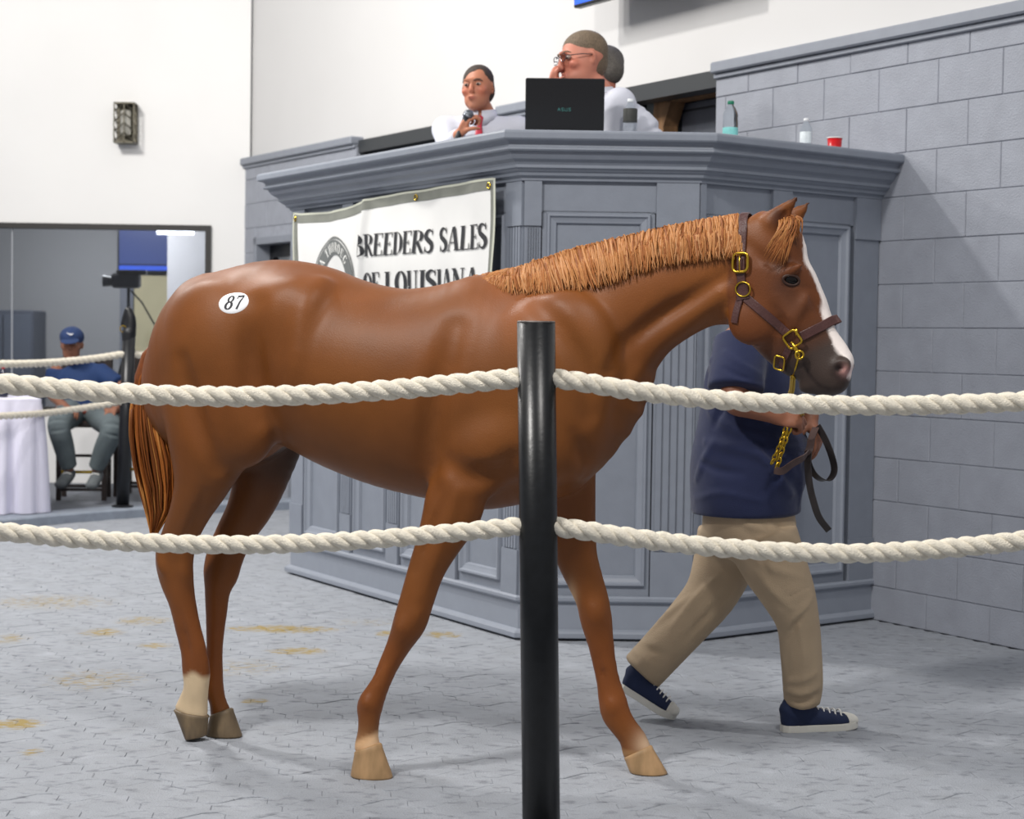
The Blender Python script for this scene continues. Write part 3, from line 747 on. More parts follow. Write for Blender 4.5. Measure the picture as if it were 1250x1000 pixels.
def glyph(ch, fn, sc, lean=0):
    """returns vertices (fn maps x, y to a point) and faces of one letter of height sc"""
    V = []; Fs = []
    for (pts, wds) in GL[ch][1]:
        if len(pts) == 2:
            P_ = [tuple(np.array(pts[0])*(1-t)+np.array(pts[1])*t) for t in np.linspace(0, 1, 5)]; W_ = list(np.interp(np.linspace(0, 1, 5), [0, 1], [wds[0], wds[-1]]))
        else: P_, W_ = pts, wds
        P_ = np.array(P_); n0 = len(V)
        for i, p in enumerate(P_):
            t = P_[min(i+1, len(P_)-1)]-P_[max(i-1, 0)]; t = t/(np.linalg.norm(t)+1e-9); nr = np.array([-t[1], t[0]])
            for s_ in (-.5, .5):
                qx, qy = p+nr*W_[i]*s_; V.append(fn((qx+lean*qy)*sc, qy*sc))
        for i in range(len(P_)-1): Fs.append((n0+2*i, n0+2*i+1, n0+2*i+3, n0+2*i+2))
    return V, Fs
def word(name, text, x0, x1, zfun, H, m, parent, mapf=None):
    tot = sum(GL[c][0] if c != ' ' else .34 for c in text); sx = (x1-x0)/tot; V = []; Fs = []; x = x0
    for c in text:
        if c != ' ':
            k = sx/H
            v, f_ = glyph(c, lambda a, b_, x=x: bpos(x+a*k, zfun(x)+b_, .0045), H)
            Fs += [tuple(i+len(V) for i in t) for t in f_]; V += v; x += GL[c][0]*sx
        else: x += .34*sx
    return pydata(name, V, Fs, m, parent)
m_ink = mat('banner_ink', '2c2d31', .7)
word('lettering', 'BREEDERS', .80, 1.53, lambda x: 1.675, .108, m_ink, banner)
word('lettering', 'SALES', 1.60, 2.075, lambda x: 1.675, .108, m_ink, banner)
word('lettering', 'OF', .86, 1.06, lambda x: 1.488, .108, m_ink, banner)
word('lettering', 'LOUISIANA', 1.10, 1.99, lambda x: 1.488, .108, m_ink, banner)
# round emblem
ex_, ez_, eR = .50, 1.555, .235
def annulus(r0, r1, lift, name, m, n=72):
    V = []; Fs = []; kk = 5
    for i in range(n):
        for k in range(kk):
            r = r0+(r1-r0)*k/(kk-1); V.append(bpos(ex_+r*math.cos(2*PI*i/n)*1.05, ez_+r*math.sin(2*PI*i/n), lift))
    for i in range(n):
        for k in range(kk-1): Fs.append((i*kk+k, i*kk+k+1, ((i+1) % n)*kk+k+1, ((i+1) % n)*kk+k))
    return pydata(name, V, Fs, m, banner)
m_emb = mat('emblem_grey', '6e7170', .7)
annulus(.145, .218, .004, 'emblem_ring', m_emb); annulus(.226, .235, .004, 'emblem_line', m_emb)
m_let = mat('emblem_letters', 'f0f0ec', .7); V = []; Fs = []
tx = 'A THOROUG'; ang = 150
for c in tx:
    if c != ' ':
        a_ = math.radians(ang)
        def fn(x, y, a_=a_): r = .158+y; return bpos(ex_+1.05*(r*math.cos(a_)+x*math.sin(a_)), ez_+r*math.sin(a_)-x*math.cos(a_), .006)
        v, f_ = glyph(c, fn, .048); Fs += [tuple(i+len(V) for i in t) for t in f_]; V += v
        ang -= GL[c][0]*.048/.175*57.3+3.4
    else: ang -= 8
pydata('emblem_lettering', V, Fs, m_let, banner)
m_gold = mat('brass', 'c9a63a', .28, 1.0, nscale=30, namt=.12)
for k, x in enumerate((.03, 1.36, 2.09)):
    q = MB(); p = bpos(x, btop(x)-.03, .006); pts = [bpos(x+.012*math.cos(a_), btop(x)-.03+.012*math.sin(a_), .006) for a_ in np.linspace(0, 2*PI, 13)[:-1]]
    q.tube(pts, .003, 6, closed=True); q.build('eyelet', m_gold, banner)
# ------------------------------------------------------------------ the horse
HA = math.radians(-20); HD = np.array([math.cos(HA), math.sin(HA), 0]); HN = np.array([-HD[1], HD[0], 0.])
HO = HD*-2.1+HN*5.0            # horse origin on the floor; local x = forward, y = its left (away from the camera), z = up
def HP(px, py, l=0.):
    """photo point -> horse's own coordinates on the vertical plane l metres to its left"""
    P = on_plane(px, py, HO+HN*l, HD); d = P-HO; return np.array([d@HD, l, P[2]])
def st(a, b, bw, l=0., l2=None):
    A = HP(*a, l); B = HP(*b, l); c = (A+B)/2; v = A-B; return [c[0], l, c[2], np.linalg.norm(v)/2, bw, v[0], v[2]]
def rows(P, mn=.5):
    """drop the pair direction after correcting the half size for pairs that are not square to the limb"""
    out = []
    for i, r in enumerate(P):
        a, b_ = P[max(i-1, 0)], P[min(i+1, len(P)-1)]; t = np.array([b_[0]-a[0], b_[2]-a[2]]); t = t/(np.linalg.norm(t)+1e-9)
        v = np.array(r[5:7]); v = v/np.linalg.norm(v); out.append([r[0], r[1], r[2], r[3]*max(mn, abs(t[0]*v[1]-t[1]*v[0])), r[4]])
    return out
horse = empty('horse', tuple(HO), HA, 'chestnut young horse with white blaze and one white hind sock walking behind the ropes', 'horse')
h = SDF(.0085)
TR = [st((200, 420), (206, 480), .07), st((214, 384), (222, 520), .13), st((236, 354), (246, 560), .185), st((268, 330), (280, 575), .222), st((300, 319.5), (310, 560), .235), st((335, 317), (342, 541), .232), st((370, 318), (374, 549), .23), st((400, 325), (398, 566), .235), st((440, 340), (436, 583), .245), (st((490, 351), (486, 599), .245)), st((540, 348), (536, 611), .235), st((588, 338), (588, 622), .215), st((630, 345), (632, 616), .20), st((670, 352), (690, 600), .185), st((706, 372), (722, 586), .155), st((730, 410), (738, 555), .12)]
h.chain(rows(TR), side=(0, 1, 0), k=.03, sub=4, cap=.8)
NK = [st((585, 342), (690, 600), .15), st((650, 333), (745, 545), .145), st((690, 322), (769, 490), .125), st((735, 306), (796, 447), .105), st((790, 290), (830, 418), .09), st((840, 278), (866, 399), .08), st((878, 268), (893, 396), .075)]
h.chain(rows(NK), side=(0, 1, 0), k=.05, sub=4)
HX = np.array([.556, .831]); HY = np.array([.831, -.556]); H0 = np.array([910., 290.])
HDs = [st(tuple(H0+HX*a+HY*b1), tuple(H0+HX*a+HY*b2), bw) for (a, b1, b2, bw) in [(-5, 40, -30, .062), (20, 62, -44, .076), (45, 56, -58, .086), (70, 50, -69, .088), (92, 45, -70, .082), (110, 42, -67.5, .072), (132, 36.5, -63, .060), (152, 33.5, -57, .052), (168, 31, -47, .047), (185, 30, -41, .048), (200, 25, -38, .049), (211, 17, -27, .044), (219, 7, -14, .034)]]
h.chain(rows(HDs), side=(0, 1, 0), k=.025, sub=4, cap=.35)
def blob(px, py, l, rx, ry, rz, rot=0., k=.03, op='add', kk=None):
    c = HP(px, py, l); cr, sr = math.cos(rot), math.sin(rot)
    h.ell(c, (rx, ry, rz), [[cr, 0, sr], [0, 1, 0], [-sr, 0, cr]], k, op)
for s in (-1, 1):
    # shoulder, upper arm, haunch, stifle, cheek and brow masses
    blob(668, 470, s*.13, .19, .085, .27, .35, .05)
    blob(600, 545, s*.14, .17, .085, .10, -.35, .04)
    blob(692, 535, s*.095, .10, .08, .12, .3, .07)
    blob(272, 440, s*.14, .15, .09, .24, -.35, .06)
    blob(300, 520, s*.145, .10, .075, .13, .2, .04)
    blob(345, 378, s*.150, .11, .06, .07, -.5, .09)      # point of the hip
    blob(918, 392, s*.056, .068, .034, .068, 0, .02)      # cheek
    blob(967, 330, s*.074, .034, .018, .015, -.5, .02)  # brow
    blob(972, 384, s*.058, .07, .012, .011, -1.0, .02)       # facial crest
    blob(1027, 448, s*.040, .030, .022, .024, -.6, .012)      # nostril rim
    blob(1028, 449, s*.062, .013, .014, .010, .9, .008, 'sub')
blob(990, 471, 0, .035, .030, .022, -.2, .012)                   # chin
for s, e in ((-1, (972.5, 240.5)), (1, (988, 246.5))):           # ears
    if s < 0: E_ = [(941, 273, 15), (951, 264, 13), (961, 254, 9), (969, 245.5, 5), (973, 240.5, 2)]
    else: E_ = [(961, 272, 14), (970, 264, 11.5), (978, 257, 8), (984.5, 251, 4), (988.5, 246, 1.8)]
    R_ = []
    for (px, py, hw) in E_:
        c = HP(px, py, s*.045); R_.append([c[0], s*.045, c[2], hw*.9/400, max(.007, hw*.65/400)])
    h.chain(R_, side=(0, 1, 0), k=.014, sub=3)
NH = [st((206, 452), (330, 440), .10, -.12), st((200, 495), (328, 498), .10, -.135), st((206, 538), (306, 552), .09, -.135), st((212, 585), (280, 592), .072, -.125), st((206, 622), (260, 622), .058, -.11), st((196, 655), (244, 652), .047, -.09), st((190, 682), (236, 678), .041, -.08), st((196, 708), (235, 706), .040, -.07), st((207, 735), (238, 735), .035, -.06), st((214, 765), (244, 764), .028, -.05), st((221, 795), (252, 795), .026, -.04), st((223, 820), (256, 820), .029, -.03), st((225, 840), (254, 840), .031, -.025), st((219, 855), (254, 858), .031, -.02), st((213, 867), (254, 872), .032, -.02)]
h.chain(rows(NH), side=(0, 1, 0), k=.025, sub=4, cap=.5)
FH = [st((250, 470), (368, 510), .10, .12), st((266, 540), (367, 556), .095, .13), st((284, 588), (349, 586), .075, .13), st((276, 621), (333, 621), .062, .125), st((262, 652), (311, 652), .05, .12), st((252, 680), (297, 680), .045, .11), st((249, 702), (290, 702), .043, .10), st((251, 722), (280, 722), .036, .095), st((252, 750), (276, 750), .029, .09), st((253, 790), (271, 790), .026, .08), st((252, 825), (271, 825), .030, .075), st((252, 843), (272, 842), .032, .07), st((257, 858), (275, 856), .029, .07), st((258, 873), (281, 868), .031, .07)]
h.chain(rows(FH), side=(0, 1, 0), k=.025, sub=4, cap=.5)
NF = [st((545, 540), (640, 560), .085, -.13), st((522, 590), (604, 592), .07, -.15), st((515, 625), (588, 628), .06, -.16), st((507, 660), (566, 660), .052, -.17), st((498, 695), (544, 695), .046, -.18), st((488, 732), (529, 736), .043, -.19), st((480, 758), (520, 764), .043, -.195), st((473, 783), (502, 790), .038, -.20), st((463, 808), (486, 816), .028, -.21), st((452, 833), (475, 840), .027, -.22), st((437, 858), (467, 864), .033, -.225), st((438, 876), (463, 880), .029, -.23), st((437, 895), (461, 898), .028, -.23), st((434, 909), (463, 906), .032, -.233), st((433.5, 918), (464, 911), .033, -.233)]
h.chain(rows(NF), side=(0, 1, 0), k=.02, sub=4, cap=.5)
FF = [st((625, 560), (728, 555), .09, .10), st((644, 600), (727, 592), .07, .11), st((662, 640), (727.5, 640), .056, .12), st((677, 677), (730, 680), .048, .125), st((690, 705), (737, 708), .045, .13), st((703, 733), (743, 732), .043, .13), st((709, 758), (747, 758), .043, .133), st((717, 783), (749, 783), .035, .135), st((723, 808), (752, 808), .028, .137), st((728, 832), (757, 832), .027, .137), st((731, 858), (765, 854), .031, .137), st((735, 876), (770, 870), .033, .137), st((747, 893), (779, 885), .029, .137), st((757, 907), (788, 897), .029, .137), st((760, 919), (793, 908), .032, .137), st((762, 926), (795, 913), .033, .137)]
h.chain(rows(FF), side=(0, 1, 0), k=.02, sub=4, cap=.5)
HMAT = Matrix.Translation(Vector(HO)) @ Matrix.Rotation(HA, 4, 'Z')
# relief: muscle edges, grooves, tendons, knees and hocks, nostril and mouth
relief(h, [
 ([(312, 372), (306, 420), (310, 470), (318, 508)], .028, 'sub', .06, .0),
 ([(395, 345), (372, 380), (362, 430), (352, 480)], .022, 'add', .05, .6),
 ([(556, 400), (542, 450), (530, 500), (526, 550), (530, 595)], .024, 'sub', .06, -.15),
 ([(655, 372), (690, 410), (715, 460), (722, 505)], .018, 'sub', .05, -.1),
 
 ([(548, 566), (575, 580), (604, 578), (626, 560)], .020, 'sub', .05, -.1),
 ([(890, 335), (850, 362), (810, 385), (765, 420), (742, 455)], .018, 'sub', .035, .1),
 ([(880, 360), (845, 390), (800, 425), (770, 468)], .018, 'add', .04, .5),
 ([(222, 440), (232, 480), (246, 530), (266, 570)], .016, 'sub', .05, .0),
 
 ([(700, 530), (712, 555), (716, 580)], .016, 'sub', .03, .1),
 ([(250, 600), (238, 640), (222, 672)], .012, 'sub', .02, .0), ([(194, 674), (198, 690), (204, 706)], .018, 'add', .014, .2), ([(222, 685), (226, 700), (230, 718)], .020, 'add', .016, .45),
 ([(218, 745), (228, 785), (232, 812)], .007, 'sub', .010, .2), ([(228, 745), (240, 785), (246, 812)], .008, 'add', .010, .5),
 ([(560, 600), (545, 640), (528, 690), (514, 728)], .014, 'add', .02, .6), ([(540, 610), (522, 660), (508, 700)], .009, 'sub', .016, .1),
 ([(496, 748), (490, 768), (482, 786)], .024, 'add', .016, .45), ([(510, 742), (506, 764)], .012, 'add', .012, .4), ([(482, 800), (468, 825), (456, 846)], .007, 'add', .010, .5), ([(472, 800), (460, 822), (450, 842)], .006, 'sub', .008, .1),
 ([(446, 850), (447, 858), (450, 868)], .022, 'add', .014, .45),
 ([(712, 640), (716, 680), (720, 712)], .012, 'add', .02, .6), ([(724, 732), (728, 750), (732, 772)], .026, 'add', .016, .45), ([(736, 790), (744, 820), (750, 848)], .007, 'add', .010, .5), ([(729, 795), (736, 825), (740, 845)], .006, 'sub', .008, .1), ([(744, 852), (747, 862), (752, 874)], .022, 'add', .014, .45),
], HMAT, k=.03)
relief(h, [
 ([(950, 362), (962, 385), (975, 402)], .010, 'add', .014, .5), ([(945, 375), (955, 398), (966, 420)], .009, 'sub', .02, .2),
 ([(985, 352), (1000, 378), (1010, 400)], .008, 'sub', .02, .1),
 ([(982, 440), (990, 456), (1001, 468), (1013, 473)], .0035, 'sub', .006, .1),
 ([(1020, 441), (1030, 441), (1036, 449), (1034, 460)], .007, 'add', .008, .5),
 ([(1022, 447), (1026, 449.5), (1028, 454)], .0095, 'sub', .006, .1),
 ([(952, 348), (966, 353), (980, 348)], .005, 'add', .01, .5), ([(915, 300), (935, 318), (948, 325)], .010, 'sub', .02, .2),
 ([(948, 276), (957, 264), (966, 252)], .010, 'sub', .008, -.1),
], HMAT, mirror=True, k=.012)
Vh, Fh_ = h.mesh()
# coat colours by place on the animal, with some shading painted in
def sd(px, py, l=0.): p = HP(px, py, l); return p[[0, 2]]
rng = np.random.RandomState(3)
coat = np.array(lin('74441b')); dark = np.array(lin('6f3a1e')); muz = np.array(lin('3a312d')); white = np.array(lin('f1e6e0')); sock = np.array(lin('d9c09c'))
colh = np.tile(coat, (len(Vh), 1)); XZ = Vh[:, [0, 2]]; Lh = Vh[:, 1]
def mixv(mask, c): 
    global colh
    m = np.clip(mask, 0, 1)[:, None]; colh = colh*(1-m)+np.array(c)*m
def gauss(px, py, r, l=0.): return np.exp(-((XZ-sd(px, py, l))**2).sum(1)/(r*r))
bn = .5+.5*np.sin(XZ[:, 0]*7.1+2*np.sin(XZ[:, 1]*5.3+Lh*9))*np.sin(XZ[:, 1]*8.3+1.7*np.sin(XZ[:, 0]*4.1))
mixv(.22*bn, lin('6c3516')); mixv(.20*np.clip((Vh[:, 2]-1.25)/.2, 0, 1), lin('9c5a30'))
low = np.clip((.62-Vh[:, 2])/.3, 0, 1)*np.clip((Vh[:, 2]-.1)/.1, 0, 1)
mixv(.25*low, lin('8a4722'))
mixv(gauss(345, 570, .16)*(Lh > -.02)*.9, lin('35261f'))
mixv(gauss(600, 600, .2)*(Lh > -.05)*.5, lin('6a3a22'))  # darker underside behind the forelegs: shading put into the coat colour
d0 = sd(940, 262); d1 = sd(1035, 470); hd_ = (d1-d0)/np.linalg.norm(d1-d0); tt = (XZ-d0)@hd_/np.linalg.norm(d1-d0)
inhead = (XZ[:, 0] > sd(896, 330)[0])
mixv(inhead*np.clip((tt-.0)/.35, 0, .75)*1.0, lin('62351c'))
mixv(inhead*np.clip((tt-.60)/.18, 0, 1)*.95, muz)
mixv(gauss(962, 350, .035)*.7, lin('4a2c20')); mixv(gauss(975, 372, .05)*.5, lin('54382a'))
mixv(gauss(955, 272, .022)*.8, lin('4a2b1d')); mixv((gauss(972, 242, .02)+gauss(988, 247, .018))*.9, lin('3c241b'))
mixv(gauss(955, 262, .02)*.7, lin('3a2119'))
# blaze: a strip down the middle of the face
DL = np.array([sd(*p) for p in [(978, 288), (984, 303), (989, 318), (999, 342), (1008, 365), (1016, 385), (1028, 408), (1038, 430), (1043, 450)]])
Wd = [.004, .022, .030, .026, .024, .030, .034, .036, .030]
Dp = [.004, .014, .022, .018, .018, .024, .028, .034, .030]
dist = np.full(len(Vh), 9.); wd = np.zeros(len(Vh)); dp = np.zeros(len(Vh))
for i in range(len(DL)-1):
    a, b_ = DL[i], DL[i+1]; t = np.clip((XZ-a)@(b_-a)/((b_-a)@(b_-a)), 0, 1); d = np.linalg.norm(XZ-(a+t[:, None]*(b_-a)), axis=1)
    m = d < dist; dist[m] = d[m]; wd[m] = (Wd[i]+(Wd[i+1]-Wd[i])*t)[m]; dp[m] = (Dp[i]+(Dp[i+1]-Dp[i])*t)[m]
mixv(np.clip((wd-np.abs(Lh))/.006+.5, 0, 1)*np.clip((dp-dist)/.005+.5, 0, 1), white)
mixv(np.exp(-(((XZ-sd(1034, 453))**2).sum(1))/(.015**2))*(np.abs(Lh) < .07)*.8, lin('e3aaa2'))
mixv((gauss(1026, 450, .016)*(np.abs(Lh) > .03))*1.0, lin('120c0b'))
# mouth line
ml = np.array([sd(*p) for p in [(984, 442), (992, 458), (1003, 470), (1014, 474)]])
for i in range(3):
    a, b_ = ml[i], ml[i+1]; t = np.clip((XZ-a)@(b_-a)/((b_-a)@(b_-a)), 0, 1); d = np.linalg.norm(XZ-(a+t[:, None]*(b_-a)), axis=1)
    mixv(np.exp(-(d/.0055)**2)*.75, lin('241a18'))
# socks and heels
mixv(np.clip((sd(240, 822, -.03)[1]-Vh[:, 2])/.02+.5+.4*np.sin(XZ[:, 0]*90), 0, 1)*(Lh < .025)*(XZ[:, 0] < sd(300, 800)[0]), sock)
mixv(np.exp(-((XZ-sd(447, 935, -.23))**2).sum(1)/(.075**2))*(Lh < -.1)*.9, lin('ddb283'))
mixv(np.clip((sd(455, 899, -.23)[1]+(XZ[:, 0]-sd(450, 900, -.23)[0])*.5-Vh[:, 2])/.015+.5, 0, 1)*(Lh < -.1)*(XZ[:, 0] > sd(380, 800)[0]), lin('d9ae82'))
mixv(np.clip((sd(455, 900, -.23)[1]+(XZ[:, 0]-sd(455, 900, -.23)[0])*1.2-Vh[:, 2])/.015, 0, 1)*(Lh < -.1)*(Vh[:, 2] < .16)*(XZ[:, 0] > sd(380, 800)[0])*.8, lin('e2bb92'))
mixv(np.exp(-((XZ-sd(795, 908, .13))**2).sum(1)/(.040**2))*(Lh > .05)*.85, lin('e3c2a0'))
mixv(np.clip((sd(775, 915, .13)[1]-Vh[:, 2])/.012+.5, 0, 1)*(Lh > .05)*(XZ[:, 0] > sd(700, 850, .13)[0])*.6, lin('b08a5c'))
mixv(np.exp(-(((XZ-sd(702, 727, .13))/np.array([.018, .045]))**2).sum(1))*(Lh > .05)*.8, lin('c9a27a'))
# broad paler patches at the buttock and the base of the neck
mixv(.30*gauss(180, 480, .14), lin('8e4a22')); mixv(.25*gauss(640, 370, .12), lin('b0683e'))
m_coat = mat('chestnut_coat', '85451c', .46, attr=True, nscale=6, namt=.13, bump=.10, bscale=260, spec=.32)
def vol_ok(V, Fq):
    a = V[Fq[:, 0]]; b_ = V[Fq[:, 1]]; c = V[Fq[:, 2]]; return np.einsum('ij,ij->i', a, np.cross(b_, c)).sum() > 0
if not vol_ok(Vh, Fh_): print('WINDING FLIPPED'); Fh_ = Fh_[:, ::-1]
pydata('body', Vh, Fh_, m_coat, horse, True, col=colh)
# eyes
# hooves
def hoof(name, cor, gr, l, wc, wg, col_a, tilt=None, z_flat=True, yc=0.):
    (c0, c1), (g0, g1) = cor, gr
    A0, A1, G0, G1 = HP(*c0, l), HP(*c1, l), HP(*g0, l), HP(*g1, l)
    if z_flat: G0[2] = G1[2] = .001
    V = []; n = 28; rows = [(-.06, .90), (0, 1.03), (.12, 1.0), (.4, 1), (.7, 1), (.94, 1), (1, .97)]
    for (t, s_) in rows:
        a = A0+(G0-A0)*t; b_ = A1+(G1-A1)*t; c = (a+b_)/2; hv = (b_-a)/2*s_; wv = (wc+(wg-wc)*max(0, t))*s_
        for j in range(n):
            q_ = 2*PI*j/n; cc_, ss_ = math.cos(q_), math.sin(q_)
            if cc_ < 0: cc_ = -abs(cc_)**.8*.9
            V.append(tuple(c+hv*cc_+np.array([0, 1, 0])*wv*ss_))
    Fs = [(i*n+j, i*n+(j+1) % n, (i+1)*n+(j+1) % n, (i+1)*n+j) for i in range(len(rows)-1) for j in range(n)]
    Fs += [tuple(range(n))[::-1], tuple((len(rows)-1)*n+j for j in range(n))]
    return pydata('hoof', V, Fs, col_a, horse, True)
m_hl = mat('pale_hoof', 'c29b70', .5, nscale=22, namt=.3, col2='8f7350', stretch=(1, 1, .25)); m_hd = mat('dark_hoof', '7d6a50', .5, nscale=30, namt=.3, col2='574a3a', stretch=(1, 1, .3))
hoof('a', ((212, 866), (254, 875)), ((228, 902), (250, 899)), -.02, .036, .040, m_hd, z_flat=False)
hoof('b', ((257, 874), (283, 866)), ((250, 898), (295, 893)), .07, .035, .045, m_hd)
hoof('c', ((433, 918), (464.5, 909)), ((427, 946), (479, 944)), -.235, .037, .050, m_hl)
hoof('d', ((761, 926), (795, 911)), ((767, 943), (815, 938)), .137, .037, .048, m_hl)
# mane, forelock and tail: many tapered locks
def locks(name, m, gen, n, parent, seg=7, sides=5):
    V = []; Fs = []; Cc = []
    for i in range(n):
        P_, w_, c_ = gen(i, n); P_ = catmull(P_, 2) if len(P_) < 7 else np.array(P_); k = len(P_); n0 = len(V)
        for a in range(k):
            t = P_[min(a+1, k-1)]-P_[max(a-1, 0)]; t = t/(np.linalg.norm(t)+1e-9); up = np.array([0, 1., 0]); sd_ = np.cross(t, up); sd_ = sd_/(np.linalg.norm(sd_)+1e-9); up2 = np.cross(sd_, t)
            f_ = w_*(1-.75*(a/(k-1))**1.5) if a < k-1 else w_*.05
            for j in range(sides):
                q_ = 2*PI*j/sides; V.append(P_[a]+sd_*math.cos(q_)*f_+up2*math.sin(q_)*f_*.7); Cc.append(c_)
        for a in range(k-1):
            for j in range(sides): Fs.append((n0+a*sides+j, n0+a*sides+(j+1) % sides, n0+(a+1)*sides+(j+1) % sides, n0+(a+1)*sides+j))
        Fs.append(tuple(n0+j for j in range(sides))[::-1])
    return pydata(name, V, Fs, m, parent, True, col=np.array(Cc))
m_hair = mat('mane_hair', 'c88848', .6, attr=True, nscale=120, namt=.08, spec=.2)
crest = np.array([(578, 341), (600, 336), (620, 331), (661, 317), (704, 303), (747, 293), (805, 279), (848, 271), (885, 265), (903, 262)], float)
mlow = np.array([(590, 343), (612, 347), (634, 358), (686, 361), (733, 352), (770, 342), (822, 324), (862, 318), (893, 314), (903, 312)], float)
NKc = catmull(rows(NK), 8)
def surf_l(p, extra):
    """how far out the neck surface is at local (x, z)"""
    d = NKc[:, [0, 2]]-np.array([p[0], p[2]]); i = np.argmin((d**2).sum(1)/NKc[:, 3]**2); r = math.sqrt(d[i]@d[i])/NKc[i, 3]
    return -(NKc[i, 4]*math.sqrt(max(0, 1-min(r, 1)**2))+extra)
hc = [np.array(lin(c)) for c in ('ab7444', 'b67f50', 'a2683a', 'be8a5e', '965c31', 'b07a4c', '8c5530')]
rr = random.Random(11)
def gen_mane(i, n):
    if i > n-130:      # short wisps lying back over the withers
        a = np.array([rr.uniform(575, 625), 0]); a[1] = np.interp(a[0], crest[:, 0], crest[:, 1])+rr.uniform(-1, 4); b_ = a+np.array([rr.uniform(-34, -12), rr.uniform(3, 12)]); ln = 1
    else:
        g = rr.choice([rr.random(), (rr.randrange(58)+rr.gauss(0, .16))/58]); u = min(.9999, max(0, g))*(len(crest)-1); j = min(int(u), len(crest)-2); f_ = u-j
        a = crest[j]*(1-f_)+crest[j+1]*f_; b_ = mlow[j]*(1-f_)+mlow[j+1]*f_
        ln = rr.uniform(.80, 1.08) if rr.random() < .85 else rr.uniform(.4, .8)
        a = a+np.array([rr.uniform(-3, 3), rr.uniform(-2, 4)]); b_ = a+(b_-a)*ln+np.array([rr.uniform(-5, 4)-14*min(1, (len(crest)-1-u)/3), 0])
    P_ = []; ex = rr.uniform(.003, .018); sw = rr.uniform(-3, 5)
    for t in (0, .12, .35, .6, .85, 1):
        q_ = a+(b_-a)*t+np.array([sw*math.sin(t*PI), -2.5*math.sin(min(1, t*3)*PI)])
        p = HP(q_[0], q_[1], -.06); l_ = min(-.004, surf_l(p, ex))*(min(1, t*3+.12)); p = HP(q_[0], q_[1], l_); P_.append(p)
    return P_, rr.uniform(.0022, .0052), hc[rr.randrange(7)]*rr.uniform(.92, 1.06)
locks('mane', m_hair, gen_mane, 2000, horse)
def gen_fore(i, n):
    k = rr.random(); a = np.array([rr.uniform(950, 970), rr.uniform(262, 270)])
    if k < .6: b_ = np.array([rr.uniform(928, 962), rr.uniform(300, 326)]); ls = -1
    else: b_ = np.array([rr.uniform(966, 980), rr.uniform(278, 296)]); ls = -.5
    mid = (a+b_)/2+np.array([6, -4]); P_ = []
    for t, q_ in ((0, a), (.35, a*.5+mid*.5+np.array([2, -1])), (.6, mid), (1, b_)): P_.append(HP(q_[0], q_[1], ls*(.02+.080*min(1, t*1.9))-.006))
    return P_, rr.uniform(.0025, .0048), hc[rr.choice([0, 2, 4, 4, 6])]*rr.uniform(.75, 1.0)
locks('forelock', m_hair, gen_fore, 110, horse)
tc = [np.array(lin(c)) for c in ('a8622a', 'b87434', '8c4e20', 'c48444', '774019', '6a3a18')]
TL = np.array([(180, 428), (166, 466), (160, 500), (159, 530), (163, 568), (171, 600), (178, 628), (184, 655)], float)
TRt = np.array([(190, 432), (192, 470), (197, 500), (208, 530), (216, 560), (217, 590), (212, 620), (190, 655)], float)
def gen_tail(i, n):
    u = rr.random(); st_ = rr.choice([0, 0, 0, 0, 1, 2]); en = rr.choice([4, 5, 6, 7, 7, 7]); P_ = []; ll = rr.uniform(-.05, .05)
    for k in range(st_, en+1):
        a = TL[k]*(1-u)+TRt[k]*u; P_.append(HP(a[0]+rr.uniform(-1, 1), a[1]+rr.uniform(-1, 1), ll*(.4+min(1, k/3))))
    return P_, rr.uniform(.003, .006), tc[rr.randrange(6)]*rr.uniform(.85, 1.1)
locks('tail', m_hair, gen_tail, 620, horse)
q = MB(); q.tube([HP(196, 418, 0), HP(184, 436, 0), HP(178, 460, 0), HP(180, 500, 0), HP(186, 560, 0), HP(189, 600, 0)], [.02, .03, .036, .045, .042, .02], 14); q.build('tail_dock', mat('dock_coat', '7a4019', .5, nscale=60, namt=.25), horse, True)
# auction number sticker on the hip
def surface_at(px, py):
    """nearest point of the coat mesh seen through (px, py)"""
    o_ = Vector((0, 0, CH)); d = Vector(ray(px, py)).normalized()
    inv = Matrix.Translation(Vector(HO)) @ Matrix.Rotation(HA, 4, 'Z'); inv = inv.inverted()
    bo = inv @ o_; bd = (inv.to_3x3() @ d).normalized(); loc, nr, i_, ds = BVH.ray_cast(bo, bd); return loc, nr
BVH = BVHTree.FromPolygons([tuple(v) for v in Vh], [tuple(int(i) for i in f_) for f_ in Fh_])
for s_e in (-1, 1):
    lc, nr = surface_at(966, 342)
    if s_e > 0: lc = Vector((lc.x, -lc.y, lc.z)); nr = Vector((nr.x, -nr.y, nr.z))
    X_ = Vector((1, 0, -.25)); X_ = (X_-nr*X_.dot(nr)).normalized(); Y_ = nr.cross(X_); Y_ = Y_ if Y_.z > 0 else -Y_
    Me = Matrix(((X_.x, Y_.x, nr.x, lc.x), (X_.y, Y_.y, nr.y, lc.y), (X_.z, Y_.z, nr.z, lc.z), (0, 0, 0, 1)))
    q = MB(); q.ell((0, 0, -.004), (.0195, .0150, .012), Me, n=20); e = q.build('eye', mat('horse_eye', '0c0807', .12, spec=.35), horse, True)
    pts = [Me @ Vector((.0215*math.cos(2*PI*a/24)*(1+.12*(math.cos(2*PI*a/24) < 0)), .0135*math.sin(2*PI*a/24), .0035-.003*abs(math.cos(2*PI*a/24)))) for a in range(24)]
    q = MB(); q.tube(pts, .0042, 8, closed=True); q.build('eyelid', mat('eyelid', '3b241a', .5), e, True)
cS, nS = surface_at(285.5, 369.5)
ux = Vector((1, 0, 0)); ux = (ux-nS*ux.dot(nS)).normalized(); uy = nS.cross(ux); uy = uy if uy.z > 0 else -uy
def stk(x, y, lift):
    p = cS+ux*x+uy*y; loc, nr, i_, ds = BVH.find_nearest(p); return loc+nr*lift
V = [stk(0, 0, .0016)]; Fs = []
